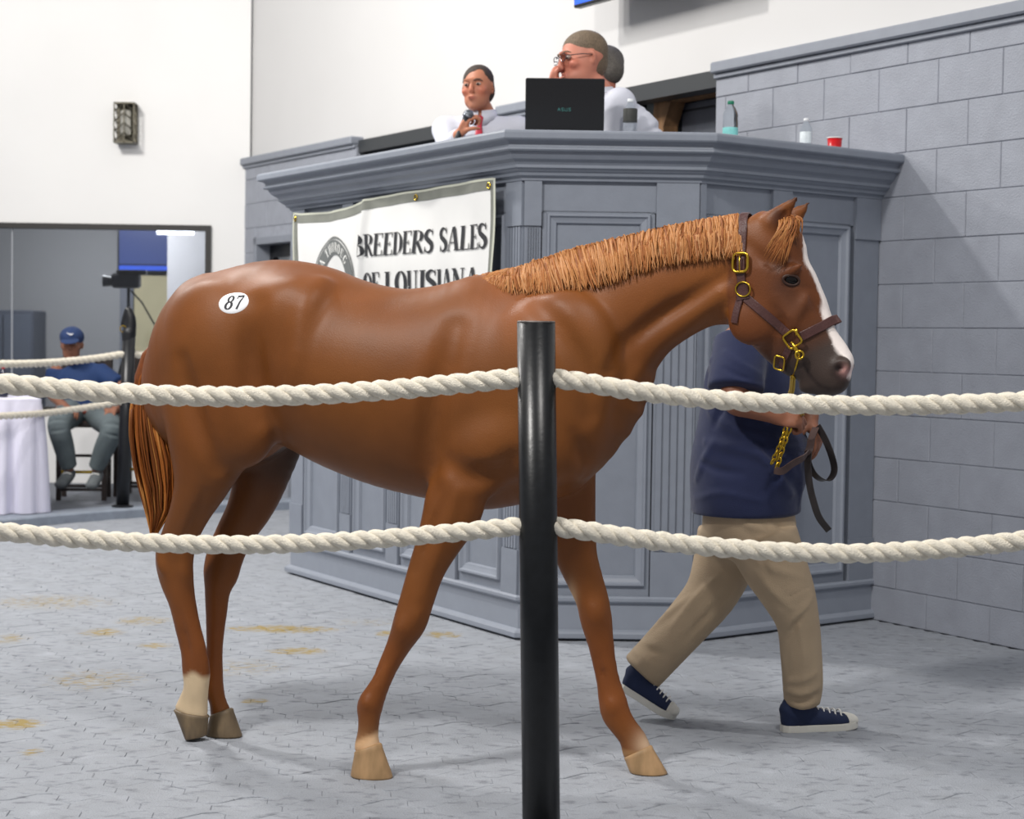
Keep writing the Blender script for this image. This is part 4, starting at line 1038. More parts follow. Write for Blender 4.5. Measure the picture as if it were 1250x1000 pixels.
for k, s_ in enumerate((.5, 1.0)):
    for j in range(32): V.append(stk(.0495*s_*math.cos(2*PI*j/32), .036*s_*math.sin(2*PI*j/32), .0016))
for j in range(32): Fs += [(0, 1+j, 1+(j+1) % 32), (1+j, 33+j, 33+(j+1) % 32, 1+(j+1) % 32)]
V += [stk(.0495*1.04*math.cos(2*PI*j/32), .036*1.04*math.sin(2*PI*j/32), -.001) for j in range(32)]
Fs += [(33+j, 65+j, 65+(j+1) % 32, 33+(j+1) % 32) for j in range(32)]
sticker = pydata('number_sticker', V, Fs, mat('sticker_white', 'f6f6f8', .5), horse, True, label='white oval sticker with number 87')
for c, x0 in (('8', -.030), ('7', .003)):
    v, f_ = glyph(c, lambda x, y, x0=x0: stk(x0+x, y-.0235, .0028), .047, .12)
    pydata('digit', v, f_, mat('sticker_ink', '26272c', .6), sticker)
# ------------------------------------------------------------------ halter
m_lea = mat('halter_leather', '4c2f2c', .42, nscale=40, namt=.12, bump=.15, bscale=200)
halter = empty('halter', tuple(HO), HA, 'dark brown leather halter with brass buckles on the horse\'s head', 'halter')
HMt = Matrix.Translation(Vector(HO)) @ Matrix.Rotation(HA, 4, 'Z')
def hug(px, py, lift, s=-1):
    """point just off the head's skin, near side by ray, far side mirrored"""
    try: loc, nr = surface_at(px, py)
    except Exception: loc = None
    if loc is None: p = HP(px, py, -.05); return Vector(p), Vector((0, -1, 0))
    p = loc+nr*lift
    if s > 0: p = Vector((p.x, -p.y, p.z)); nr = Vector((nr.x, -nr.y, nr.z))
    return p, nr
def strap(name, pts, wd, parent, m=m_lea, th=.0035, lift=.004, raw=None, closed=False):
    """flat strap following the skin; pts photo points (near side) or raw (point, normal) pairs"""
    if raw is None:
        pts = catmull(pts, 3); raw = [hug(p[0], p[1], lift) for p in pts]
    P_ = [np.array(p) for p, n in raw]; Nn = [np.array(n) for p, n in raw]
    for it in range(2): Nn = [(Nn[max(i-1, 0)]+Nn[i]+Nn[min(i+1, len(Nn)-1)]) for i in range(len(Nn))]; P_ = [P_[0]]+[(P_[i-1]+2*P_[i]+P_[i+1])/4 for i in range(1, len(P_)-1)]+[P_[-1]]
    V = []; Fs = []
    for i, p in enumerate(P_):
        t = P_[min(i+1, len(P_)-1)]-P_[max(i-1, 0)]; t = t/np.linalg.norm(t); n_1 = Nn[i]-t*(Nn[i]@t); n_1 = n_1/np.linalg.norm(n_1); s_ = np.cross(t, n_1)
        for (a, b_) in ((-1, 0), (-.85, 1), (.85, 1), (1, 0), (1, -1), (-1, -1)): V.append(p+s_*a*wd/2+n_1*b_*th/2)
    k = 6
    for i in range(len(P_)-1):
        for j in range(k): Fs.append((i*k+j, i*k+(j+1) % k, (i+1)*k+(j+1) % k, (i+1)*k+j))
    Fs += [tuple(range(k))[::-1], tuple((len(P_)-1)*k+j for j in range(k))]
    return pydata(name, V, Fs, m, parent)
def both(pts, lift=.004):
    P_ = [hug(p[0], p[1], lift) for p in catmull(pts, 3)]
    return P_
def over(near_pts, apex, lift=.004):
    """strap that goes up the near side, over the midline and down the far side"""
    N_ = both(near_pts, lift); top = N_[-1]; far = [(Vector((p.x, -p.y, p.z)), Vector((n.x, -n.y, n.z))) for p, n in N_[::-1]]
    a = HP(apex[0], apex[1], 0.); t0 = N_[-1][0]
    mid = []
    for k in range(1, 6):
        q_ = k/6*PI; mid.append((Vector((a[0]*math.sin(q_)+t0.x*(1-math.sin(q_)), t0.y*math.cos(q_), t0.z+(a[2]-t0.z)*math.sin(q_))), Vector((apex[2], -math.cos(q_), apex[3]))))
    return N_+mid+far
strap('crownpiece', None, .026, halter, raw=over([(906, 352), (905, 335), (905, 315), (906, 298), (907, 283), (908, 273)], (910, 258, 0, 1)))
strap('noseband', None, .026, halter, raw=over([(978, 411), (988, 406), (998, 401), (1008, 396), (1016, 391)], (1025, 388.5, .8, .6)))
strap('cheekpiece', [(911, 364), (925, 376), (940, 389), (955, 402), (962, 408)], .025, halter)
strap('throat_strap', [(906, 356), (903, 368), (899, 382), (897, 394)], .022, halter)
strap('chin_strap', [(966, 420), (960, 432), (955, 444), (956, 452)], .020, halter)
strap('cheekpiece', None, .025, halter, raw=[hug(p[0], p[1], .004, 1) for p in catmull([(911, 364), (925, 376), (940, 389), (955, 402), (962, 408)], 3)])
strap('strap_keeper', [(908, 366), (907, 356), (906, 347)], .040, halter, lift=.006)
def ring_frame(name, px, py, w_, h_, rot, r, parent, lift=.010, n=28, sq=.5, s=-1):
    c, nr = hug(px, py, lift, s); X_ = Vector((1, 0, 0)); X_ = (X_-nr*X_.dot(nr)).normalized(); Y_ = nr.cross(X_); Y_ = Y_ if Y_.z > 0 else -Y_
    pts = []
    for j in range(n):
        a = 2*PI*j/n; ca, sa = math.cos(a), math.sin(a); x = math.copysign(abs(ca)**sq, ca)*w_/2; y = math.copysign(abs(sa)**sq, sa)*h_/2
        x, y = x*math.cos(rot)-y*math.sin(rot), x*math.sin(rot)+y*math.cos(rot); pts.append(c+X_*x+Y_*y)
    q = MB(); q.tube(pts, r, 8, closed=True); return q.build(name, m_gold, parent, True), c, nr, X_, Y_
o, c, nr, X_, Y_ = ring_frame('crown_buckle', 905.5, 321, .046, .052, 0, .0042, halter)
q = MB(); q.cyl(c-Y_*.024+nr*.003, c+Y_*.018+nr*.006, .0024, n=8); q.build('buckle_tongue', m_gold, o, True)
ring_frame('throat_ring', 909, 353, .046, .040, 0, .0026, halter, sq=1)
o, c, nr, X_, Y_ = ring_frame('cheek_ring', 968.5, 413.5, .042, .042, .62, .0036, halter, sq=.35)
q = MB(); q.cyl(c+X_*.012+Y_*.029, c+X_*.012+Y_*.012, .004, n=8); q.build('ring_lug', m_gold, o, True)
o, c, nr, X_, Y_ = ring_frame('chin_buckle', 953, 441.5, .030, .042, -.18, .0028, halter, sq=.4)
# ------------------------------------------------------------------ ropes and posts
m_rope = mat('cotton_rope', 'ebe3d2', .85, nscale=60, namt=.10, bump=.6, bscale=320)
def rope(name, pts, r, turns, parent_label, cat='rope', group=None, strands=3, fuzz=True, n=10):
    """a laid rope: three strands twisted round the path"""
    P_ = catmull(pts, 10); seg = np.linalg.norm(np.diff(P_, axis=0), axis=1); L_ = np.concatenate([[0], np.cumsum(seg)]); tot = L_[-1]
    k = int(tot/turns*14); S_a = np.linspace(0, tot, k); C_ = np.stack([np.interp(S_a, L_, P_[:, i]) for i in range(3)], 1)
    root = empty(name, tuple(C_[k//2]), 0, parent_label, cat, group)
    T = np.gradient(C_, axis=0); T /= np.linalg.norm(T, axis=1)[:, None]; up = np.array([0, 0, 1.]); A = np.cross(T, up); A /= np.linalg.norm(A, axis=1)[:, None]; B = np.cross(A, T)
    for s in range(strands):
        ph = 2*PI*s/strands-2*PI*S_a/turns
        off = (A*np.cos(ph)[:, None]+B*np.sin(ph)[:, None])*r*.50
        Q = C_+off-C_[k//2]; q = MB(); rs = [r*.54*(1+.05*math.sin(i*1.7+s)) for i in range(k)]
        q.tube([tuple(v) for v in Q], rs, n); q.build('strand', m_rope, root, True)
    return root
DP_ = 4.2
pb = [4.12, 4.15, 4.18, 4.2, 4.21, 4.21, 4.205, 4.2]
def rp(L_): return [tuple(at(x, y, d)) for (x, y, d) in L_]
rope('rope', rp([(-330, 428, 3.95), (-170, 451, 4.05), (-80, 461, 4.08), (0, 468, 4.1), (100, 477, 4.15), (200, 482.5, 4.18), (300, 484, 4.2), (400, 481, 4.21), (500, 474, 4.21), (600, 464.5, 4.205), (655, 460, 4.2)]), .0245, .135, 'thick white twisted rope left of the black post, upper of the pair', group='thick ring ropes in front')
rope('rope', rp([(655, 460, 4.2), (700, 465, 4.2), (760, 475, 4.21), (850, 486, 4.22), (950, 492.5, 4.22), (1050, 495, 4.2), (1150, 494, 4.18), (1250, 490, 4.15), (1340, 483, 4.1), (1430, 474, 4.05), (1580, 452, 3.95)]), .0235, .125, 'thick white twisted rope right of the black post, upper of the pair', group='thick ring ropes in front')
rope('rope', rp([(-330, 600, 3.95), (-170, 627, 4.05), (-80, 640, 4.08), (0, 649, 4.1), (100, 658, 4.15), (200, 663.5, 4.18), (300, 665, 4.2), (400, 662, 4.21), (500, 655, 4.21), (600, 646, 4.205), (655, 640, 4.2)]), .0225, .12, 'thick white twisted rope left of the black post, lower of the pair', group='thick ring ropes in front')
rope('rope', rp([(655, 640, 4.2), (700, 646, 4.2), (760, 655, 4.21), (850, 666, 4.22), (950, 673.5, 4.22), (1050, 675.5, 4.2), (1150, 670, 4.18), (1250, 660, 4.15), (1340, 649, 4.1), (1430, 636, 4.05), (1580, 608, 3.95)]), .0235, .125, 'thick white twisted rope right of the black post, lower of the pair', group='thick ring ropes in front')
m_post = mat('black_post_paint', '0d0f12', .32, nscale=40, namt=.35, bump=.03, bscale=90, spec=.42)
tp_, bt_ = Vector(at(654.5, 394, 4.2)), Vector(ground(0, 0))
vb = Vector(at(660.5, 1000, 4.2)); dv = vb-tp_; foot = tp_+dv*(tp_.z/(-dv.z)); rpost = .0445
post = empty('ring_post', tuple(foot), 0, 'shiny black steel ring post in the foreground with ropes through it', 'post')
q = MB(); d_ = (tp_-foot); q.cyl((0, 0, .012), tuple(d_), rpost, n=40); po = q.build('pole', m_post, post, True)
for p in po.data.polygons: p.use_smooth = len(p.vertices) == 4
q = MB(); q.tube([tuple(d_+Vector((rpost*.93*math.cos(a), rpost*.93*math.sin(a), .001))) for a in np.linspace(0, 2*PI, 33)[:-1]], .0035, 6, closed=True); q.build('rim', mat('worn_steel_edge', '6f6864', .45, .6, nscale=80, namt=.4), post, True)
q = MB(); q.lathe([(.09, 0), (.09, .010), (.05, .013), (.05, .05), (.046, .052)], n=32); q.build('base_plate', m_post, post)
for px_, lb in ((-330, 'black steel ring post beyond the left edge of the view'), (1580, 'black steel ring post beyond the right edge of the view')):
    c = post.copy(); C.objects.link(c); e_ = at(px_, 500, 3.95); c.location = (e_[0], e_[1], 0); c['label'] = lb
    for k_ in list(post.children): d2 = k_.copy(); C.objects.link(d2); d2.parent = c
# ring posts at the back with a horse-head finial
bp_ = Vector(ground(149.5, 619, .065)); Yb = bp_.y
tb = Vector(at(157.5, 411, Yb))
post2 = empty('hitching_post', tuple(bp_), 0, 'slim black hitching post with horse head finial on the far kerb', 'post')
q = MB(); q.cyl((0, 0, 0), tuple(tb-bp_), .045, n=24); q.build('pole', m_black, post2, True)
q = MB(); q.lathe([(.075, 0), (.075, .012), (.05, .018)], n=24); q.build('base_plate', m_black, post2)
fs = SDF(.006); sc_ = Yb/FPX
def FPt(px, py): return np.array([(px-157.5)*sc_, 0, (411-py)*sc_])+np.array(tb-bp_)
fs.chain([[*FPt(157, 414), .046, .046], [*FPt(157, 407), .048, .048]], side=(0, 1, 0))
fs.chain([[*FPt(158, 408), .045, .04], [*FPt(159, 396), .043, .036], [*FPt(158.5, 386), .036, .032], [*FPt(156, 379.5), .026, .024]], side=(0, 1, 0), k=.01)
fs.chain([[*FPt(157, 379), .024, .024], [*FPt(153.5, 385), .022, .02], [*FPt(150.5, 393), .016, .015], [*FPt(149.5, 397), .014, .013]], side=(0, 1, 0), k=.012)
for s in (-1, 1): fs.chain([[*(FPt(155, 379)+np.array([0, s*.014, 0])), .009, .007], [*(FPt(153.2, 375)+np.array([0, s*.016, 0])), .003, .003]], side=(0, 1, 0), k=.006)
sdf_obj('horse_head_finial', fs, m_black, post2)
q = MB(); c = FPt(155, 400); q.tube([tuple(c+np.array([-.02+.022*math.cos(a), -.03, .022*math.sin(a)-.01])) for a in np.linspace(0, 2*PI, 17)[:-1]], .004, 6, closed=True); q.build('hitching_ring', m_gold, post2)
rope('rope', [tuple(at(x, y, d)) for (x, y, d) in [(-260, 432, Yb-2.4), (-120, 442, Yb-1.5), (0, 444.5, Yb-.9), (60, 443, Yb-.5), (110, 438.5, Yb-.2), (154, 432, Yb)]], .026, .14, 'thin looking far rope left of the hitching post, upper of the pair', group='far ring ropes')
rope('rope', [tuple(at(x, y, d)) for (x, y, d) in [(-260, 505, Yb-2.4), (-120, 510, Yb-1.5), (0, 508, Yb-.9), (60, 504, Yb-.5), (110, 497, Yb-.2), (152, 490, Yb)]], .024, .14, 'thin looking far rope left of the hitching post, lower of the pair', group='far ring ropes')
we = MW @ Vector((6.0, .0, 1.2)); wm = Vector(at(156, 432, Yb))
rope('rope', [tuple(wm), tuple(wm.lerp(we, .3)-Vector((0, 0, .05))), tuple(wm.lerp(we, .65)-Vector((0, 0, .05))), tuple(we)], .026, .14, 'far upper rope from the hitching post to the block wall, passing behind the horse', group='far ring ropes')
we2 = MW @ Vector((6.0, .0, .8)); wm = Vector(at(153, 490, Yb))
rope('rope', [tuple(wm), tuple(wm.lerp(we2, .3)-Vector((0, 0, .05))), tuple(wm.lerp(we2, .65)-Vector((0, 0, .05))), tuple(we2)], .024, .14, 'far lower rope from the hitching post to the block wall, passing behind the horse', group='far ring ropes')
# ------------------------------------------------------------------ people
m_skin = mat('skin', 'c08060', .5, attr=True, nscale=14, namt=.06, spec=.4)
def unit(v): v = np.array(v, float); return v/np.linalg.norm(v)
def add_head(s, c, fwd, up, sc=1.0, k=.018, jaw=1.0):
    """c = centre of the head; returns frame"""
    f = unit(fwd); u = unit(np.array(up)-f*(np.array(up)@f)); r = np.cross(f, u); R_ = [r, f, u]
    def P(x, y, z): return np.array(c)+(r*x+f*y+u*z)*sc
    s.ell(P(0, -.012, .035), np.array((.074, .094, .088))*sc, R_, k)
    s.ell(P(0, .012, -.012), np.array((.066, .078, .075))*sc, R_, k)
    s.ell(P(0, .028, -.062), np.array((.060*jaw, .058, .052))*sc, R_, k)
    s.ell(P(0, .064, -.094), np.array((.026, .022, .020))*sc, R_, .014)       # chin
    s.ell(P(0, .080, .032), np.array((.050, .014, .013))*sc, R_, .012)        # brow
    s.chain([[*P(0, .088, .022), .009*sc, .009*sc], [*P(0, .104, -.014), .011*sc, .013*sc], [*P(0, .100, -.026), .010*sc, .017*sc]], side=r, k=.009)
    for e in (-1, 1):
        s.ell(P(e*.032, .094, .012), np.array((.017, .012, .010))*sc, R_, .008, 'sub')
        s.ell(P(e*.045, .062, -.018), np.array((.020, .022, .018))*sc, R_, .016)
        s.ell(P(e*.076, -.006, .0), np.array((.010, .020, .031))*sc, [r, unit(f-.15*u), unit(u+.15*f)], .006)
        s.ell(P(e*.081, .000, .0), np.array((.006, .009, .014))*sc, R_, .004, 'sub')
    s.ell(P(0, .089, -.052), np.array((.030, .008, .0060))*sc, R_, .007)
    s.ell(P(0, .087, -.063), np.array((.026, .008, .0060))*sc, R_, .007)
    return P, R_
def face_parts(P, R_, sc, parent, hair_m, brow_m, hair_fn=None, org=np.zeros(3)):
    M = np.array(R_).T
    for e in (-1, 1):
        q = MB(); c = P(e*.032, .080, .012)-org; Mx = Matrix([[*M[i], c[i]] for i in range(3)]+[[0, 0, 0, 1]])
        q.ell((0, -.002, 0), (.0135*sc, .0115*sc, .0085*sc), Mx, 14); ey = q.build('eye', mat('eye_white', 'a8968c', .3), parent, True)
        q = MB(); q.ell((0, .0055*sc, -.001*sc), (.0068*sc, .0050*sc, .0066*sc), Mx, 12); q.build('iris', mat('iris_dark', '2a1c15', .15), ey, True)
        q = MB(); q.tube([tuple(P(e*x, y, z)-org) for x, y, z in ((.012, .094, .030), (.026, .095, .036), (.044, .086, .034), (.054, .074, .026))], [.003*sc, .0045*sc, .004*sc, .002*sc], 8, flat=.6); q.build('eyebrow', brow_m, parent, True)
def add_hand(s, w_, d, n, side, sc=1.0, curl=(.9, 1.0, 1.1, 1.2), thumb=.6, h_=None):
    """w_ wrist point, d direction of the palm, n palm normal (the way the fingers curl), side = direction of the thumb"""
    d = unit(d); n = unit(np.array(n)-d*(np.array(n)@d)); t = unit(np.array(side)-d*(np.array(side)@d)-n*(np.array(side)@n)); w_ = np.array(w_, float)
    pc = w_+d*.052*sc
    s.ell(pc, np.array((.050, .042, .017))*sc, [d, t, n], .016)
    s.ell(w_+d*.035*sc+t*.025*sc+n*.008*sc, np.array((.034, .018, .017))*sc, [d, t, n], .014)
    L3 = [(.040, .026, .020), (.045, .029, .022), (.042, .027, .021), (.033, .021, .018)]
    for i in range(4):
        p = w_+d*(.090-.006*abs(i-1))*sc+t*(.030-.020*i)*sc; a = curl[i]*.55; P_ = [[*(p-d*.03*sc), .0095*sc, .0095*sc], [*p, .0098*sc, .0098*sc]]; ang = a
        for j in range(3):
            dd = d*math.cos(ang)+n*math.sin(ang); p = p+dd*L3[i][j]*sc; r = (.0090, .0082, .0068)[j]*sc; P_.append([*p, r, r]); ang += curl[i]*.85
        s.chain(P_, side=t, k=.004, sub=2)
    p = w_+d*.022*sc+t*.030*sc+n*.004*sc; dd = unit(d*.75+t*.75+n*thumb*.4); P_ = [[*p, .013*sc, .013*sc]]
    for j, (ll, r) in enumerate(((.036, .0115), (.030, .0100), (.024, .0080))):
        p = p+dd*ll*sc; P_.append([*p, r*sc, r*sc]); dd = unit(dd+n*thumb*.7-t*thumb*.5)
    s.chain(P_, side=n, k=.008, sub=2)
def ch(*P): return [list(p[0])+[p[1], p[2] if len(p) > 2 else p[1]] for p in P]
def A3(px, py, Y): return np.array(at(px, py, Y))
# ---- handler, walking to the right on the far side of the horse
hl_o = np.array([.86, 6.0, 0.])
handler = empty('person', tuple(hl_o), 0, 'handler in navy t-shirt and khaki trousers walking beside the horse\'s head', 'person')
fw = unit([.97, -.24, 0]); rt = np.array([fw[1], -fw[0], 0.])     # rt = his right (towards the camera)
if rt[1] > 0: rt = -rt
Yt = 6.0
def T3(px, py, l=0.): p = A3(px, py, Yt); return np.array(on_plane(px, py, hl_o+rt*l, fw))
hip = T3(912, 640); chest = T3(925, 470); neck = T3(922, 398)
hipR, hipL = T3(925, 655, .09), T3(900, 650, -.09)
kneeR, ankR = T3(966, 752, .09), T3(978, 858, .045)
kneeL, ankL = T3(868, 745, -.06), T3(782, 830, .0)
shR, shL = T3(902, 418, .185), T3(930, 420, -.185)
elR, wrR = T3(897, 487, .26), T3(948, 508, .24)
elL, wrL = T3(962, 490, -.20), T3(990, 508, -.02)
sb = SDF(.0055)
hc_ = T3(926, 345)
Ph, Rh = add_head(sb, hc_, fw+np.array([0, 0, -.05]), (0, 0, 1), 1.0)
sb.chain(ch((hc_+np.array([0, 0, -.08])-fw*.02, .052), (neck+np.array([0, 0, .0]), .058), (T3(922, 420), .075)), side=rt, k=.02)
sb.chain(ch((hip, .10, .125), (T3(910, 560), .12, .145), (chest, .115, .15), (T3(920, 432), .06, .10)), side=rt, k=.03)
for (S_, E_, W_2) in ((shR, elR, wrR), (shL, elL, wrL)):
    sb.chain(ch((S_, .058), ((S_+E_)/2, .052), (E_, .045), (E_*.65+W_2*.35, .043), (E_*.2+W_2*.8, .031), (W_2, .027)), side=(0, 0, 1), k=.02)
for (H_, K_, A_) in ((hipR, kneeR, ankR), (hipL, kneeL, ankL)):
    sb.chain(ch((H_, .070), ((H_+K_)/2, .060), (K_, .048), (K_*.7+A_*.3, .046), (A_, .034)), side=rt, k=.03)
hdR = unit(T3(966, 507, .22)-wrR)
add_hand(sb, wrR-hdR*.012, hdR+np.array([0, 0, -.12]), rt*-.75+np.array([0, 0, -.65]), np.array([0, 0, .7])+fw*.2-rt*.6, 1.0, (1.5, 1.6, 1.7, 1.8), 1.0)
hdL = unit(T3(1002, 518, .0)-wrL+np.array([0, 0, -.02]))
add_hand(sb, wrL, hdL+np.array([0, 0, -.9]), -fw*.6-rt*.2, rt*.6+fw*.5, .95, (.7, .8, .9, 1.0), .8)
Vb, Fb = sb.mesh(); Vb = Vb-hl_o
if not vol_ok(Vb, Fb): Fb = Fb[:, ::-1]
pydata('body', Vb, Fb, m_skin, handler, True, col=np.tile(np.array(lin('8a5a44')), (len(Vb), 1)))
face_parts(Ph, Rh, 1, handler, None, mat('dark_brow', '2a201b', .7), org=hl_o)
# hair cap
hs = SDF(.006); hs.ell(Ph(0, -.022, .052), (.080, .096, .078), Rh); hs.ell(Ph(0, -.05, .0), (.074, .06, .075), Rh, .02); hs.ell(Ph(0, .10, -.01), (.09, .085, .075), Rh, .01, 'sub')
Vq, Fq = hs.mesh(); pydata('hair', Vq-hl_o, Fq, mat('short_dark_hair', '2b2624', .8, nscale=200, namt=.4, bump=.5, bscale=400), handler, True)
# shirt
m_navy = mat('navy_jersey', '151f44', .8, nscale=5, namt=.14, bump=.25, bscale=420, sheen=.15)
ss = SDF(.0065)
ss.chain(ch((T3(911, 626), .182, .185), (T3(910, 600), .185, .19), (T3(911, 565), .186, .195), (T3(915, 520), .172, .195), (T3(920, 470), .16, .20), (T3(918, 432), .135, .195), (T3(916, 408), .085, .14)), side=rt, k=.03, cap=.15)
ss.ell(T3(948, 560), (.10, .17, .12), [fw, rt, (0, 0, 1)], .06)
ss.chain(ch((shR-rt*.02, .085, .075), ((shR*.5+elR*.5)+rt*.0, .088, .078), (elR*.80+shR*.20, .092, .080)), side=rt, k=.03, cap=.2)
ss.chain(ch((shL+rt*.02, .085, .075), ((shL*.5+elL*.5), .088, .078), (elL*.85+shL*.15, .09, .08)), side=rt, k=.03, cap=.2)
# folds
relief(ss, [([(868, 505), (900, 525), (945, 535)], .010, 'add', .02), ([(862, 540), (905, 548), (958, 565)], .012, 'add', .025), ([(900, 528), (935, 560), (966, 604)], .012, 'add', .02),
 ([(925, 540), (950, 565), (975, 600)], .010, 'sub', .02), ([(850, 585), (860, 560), (872, 540)], .009, 'add', .02), ([(885, 430), (905, 445), (930, 458)], .007, 'add', .014), ([(884, 450), (905, 460), (928, 467)], .006, 'sub', .012),
 ([(866, 500), (862, 470), (868, 440)], .009, 'add', .02), ([(872, 520), (880, 500), (885, 490)], .010, 'sub', .02), ([(848, 610), (880, 602), (930, 612)], .006, 'add', .015), ([(935, 600), (950, 580), (962, 560)], .008, 'sub', .02), ([(858, 565), (880, 575), (905, 578)], .008, 'sub', .02), ([(975, 560), (978, 590), (976, 615)], .008, 'add', .015)], k=.018, side=rt)
ss.ell(T3(911, 640), (.165, .165, .05), [fw, rt, (0, 0, 1)], .008, 'sub')
Vq, Fq = ss.mesh(clip=[(T3(911, 627.5), (0, 0, -1))]); Fq = Fq if vol_ok(Vq-hl_o, Fq) else Fq[:, ::-1]
pydata('t_shirt', Vq-hl_o, Fq, m_navy, handler, True)
# trousers
m_khaki = mat('khaki_twill', 'ab967b', .75, nscale=6, namt=.08, bump=.3, bscale=300)
ts = SDF(.006)
ts.chain(ch((T3(914, 615), .150, .16), (T3(914, 650), .155, .165), (T3(914, 668), .13, .15)), side=rt, k=.03, cap=.3)
ts.chain(ch((T3(932, 660, .085), .118, .105), (T3(945, 690, .09), .108, .10), (T3(962, 725, .10), .090, .09), (T3(974, 760, .085), .071, .078), (T3(978, 800, .07), .068, .073), (T3(980, 835, .055), .066, .070), (T3(979, 856, .045), .060, .065)), side=rt, k=.03, cap=.15)
ts.chain(ch((T3(893, 655, -.08), .118, .105), (T3(883, 690, -.09), .105, .10), (T3(868, 725, -.07), .090, .09), (T3(842, 757, -.05), .082, .082), (T3(812, 790, -.025), .078, .078), (T3(784, 820, .0), .076, .074)), side=rt, k=.03, cap=.15)
relief(ts, [([(900, 632), (925, 645), (965, 652)], .011, 'add'), ([(935, 638), (960, 655), (985, 668)], .011, 'add'), ([(920, 680), (945, 695), (980, 705)], .013, 'add'), ([(925, 700), (942, 720), (965, 742)], .014, 'add'), ([(990, 730), (978, 750), (960, 765)], .013, 'add'), ([(985, 745), (972, 762), (962, 782)], .010, 'sub'),
 ([(957, 842), (978, 848), (1000, 838)], .014, 'add'), ([(957, 858), (978, 862), (1000, 856)], .014, 'add'), ([(958, 850), (980, 855), (1000, 848)], .010, 'sub'), ([(960, 832), (980, 830), (996, 822)], .010, 'add'),
 ([(880, 700), (850, 730), (820, 765)], .014, 'add'), ([(895, 715), (860, 755), (825, 790)], .011, 'sub'), ([(842, 728), (815, 750), (790, 775)], .014, 'add'), ([(770, 790), (785, 805), (805, 818)], .013, 'add'), ([(762, 806), (780, 812), (800, 826)], .014, 'add'), ([(774, 780), (790, 792), (815, 800)], .011, 'sub'), ([(976, 765), (982, 800), (980, 830)], .008, 'add'), ([(905, 645), (925, 668), (936, 700)], .011, 'sub')], k=.014, side=rt)
a_, b_ = ankL, kneeL; dn = unit(T3(784, 823, -.09)-T3(842, 757, -.09))
Vq, Fq = ts.mesh(); Fq = Fq if vol_ok(Vq-hl_o, Fq) else Fq[:, ::-1]
pydata('trousers', Vq-hl_o, Fq, m_khaki, handler, True)
# canvas shoes
m_canvas = mat('navy_canvas', '1c2848', .8, nscale=12, namt=.12, bump=.3, bscale=500); m_rub = mat('white_rubber', 'd9d6cc', .5, nscale=25, namt=.06)
def shoe(heel, toe, pitch_pts, l, ank):
    """heel and toe: photo points of the sole ends; built in a frame from heel to toe"""
    Hp, Tp = heel, toe; x_ = unit(Tp-Hp); L_ = np.linalg.norm(Tp-Hp); z_ = unit(np.cross(x_, rt)); z_ = z_ if z_[2] > 0 else -z_; y_ = np.cross(z_, x_)
    M = Matrix([[x_[i], y_[i], z_[i], (Hp-hl_o)[i]] for i in range(3)]+[[0, 0, 0, 1]])
    def W_(u):  # half width of the sole
        return float(np.interp(u, [0, .04, .15, .35, .6, .78, .9, .97, 1], [.012, .026, .034, .034, .043, .046, .038, .024, .008]))
    outl = [(u*L_, W_(u)) for u in np.linspace(0, 1, 22)]; poly_ = outl+[(x, -w) for x, w in outl[::-1]]
    n = len(poly_); V = []; Fs = []
    lev = [(0, .985), (.004, 1.0), (.020, 1.0), (.023, .985)]
    for (z, s_) in lev:
        for (x, y) in poly_: V.append((x*1.0, y*s_, z+.010*max(0, x/L_-.75)*4*.5))
    for i in range(3):
        for j in range(n): Fs.append((i*n+j, i*n+(j+1) % n, (i+1)*n+(j+1) % n, (i+1)*n+j))
    Fs += [tuple(range(n))[::-1], tuple(3*n+j for j in range(n))]
    V = [tuple(M @ Vector(v)) for v in V]
    root = pydata('shoe', V, Fs, m_rub, handler)
    root['label'] = 'navy canvas shoe with white rubber sole'
    U = SDF(.004); Mi = np.array(M)[:3, :3]; o3 = np.array(M)[:3, 3]
    def G(x, y, z): return Mi @ np.array([x*L_, y, z])+o3
    U.chain([[*G(.08, 0, .045), .045, .030], [*G(.25, 0, .045), .045, .034], [*G(.5, 0, .036), .034, .038], [*G(.75, 0, .030), .024, .040], [*G(.93, 0, .028), .017, .032]], side=y_, k=.01, cap=.8)
    U.chain([[*G(.10, 0, .06), .038, .030], [*G(.16, 0, .095), .036, .034]], side=y_, k=.015, cap=.5)
    U.chain([[*G(.14, 0, .06), .036, .030], [*(ank-hl_o), .040, .036]], side=y_, k=.02, cap=.3)
    Vq, Fq = U.mesh(clip=[(G(0, 0, .018), -z_), (G(.84, 0, 0), x_)]); pydata('upper', Vq, Fq, m_canvas, root, True)
    U = SDF(.004); U.chain([[*G(.85, 0, .030), .0235, .0405], [*G(.93, 0, .028), .0185, .035]], side=y_, k=.01, cap=.9)
    Vq, Fq = U.mesh(clip=[(G(0, 0, .020), -z_)]); pydata('toe_cap', Vq, Fq, m_rub, root, True)
    for i in range(5):
        u = .44+.075*i; zt = .036+np.interp(u, [.25, .5, .75], [.045, .034, .024])+.002
        q = MB(); q.tube([tuple(G(u, -.024, zt-.016)), tuple(G(u+.01, -.012, zt-.001)), tuple(G(u+.015, .0, zt+.002)), tuple(G(u+.01, .012, zt-.001)), tuple(G(u, .024, zt-.016))], .0028, 6); q.build('lace', mat('white_lace', 'e8e6e0', .7), root)
        for e in (-1, 1):
            q = MB(); q.tube([tuple(G(u+.018*math.cos(a_), e*.0255, zt-.018+.0045*math.sin(a_))) for a_ in np.linspace(0, 2*PI, 9)[:-1]], .0016, 5, closed=True); q.build('eyelet', mat('eyelet_metal', 'c8c8c8', .3, 1), root)
    return root
gH, gT = np.array(ground(954, 893.5)), np.array(ground(1046, 888)); shoe(gH, gT, None, 0, ankR)
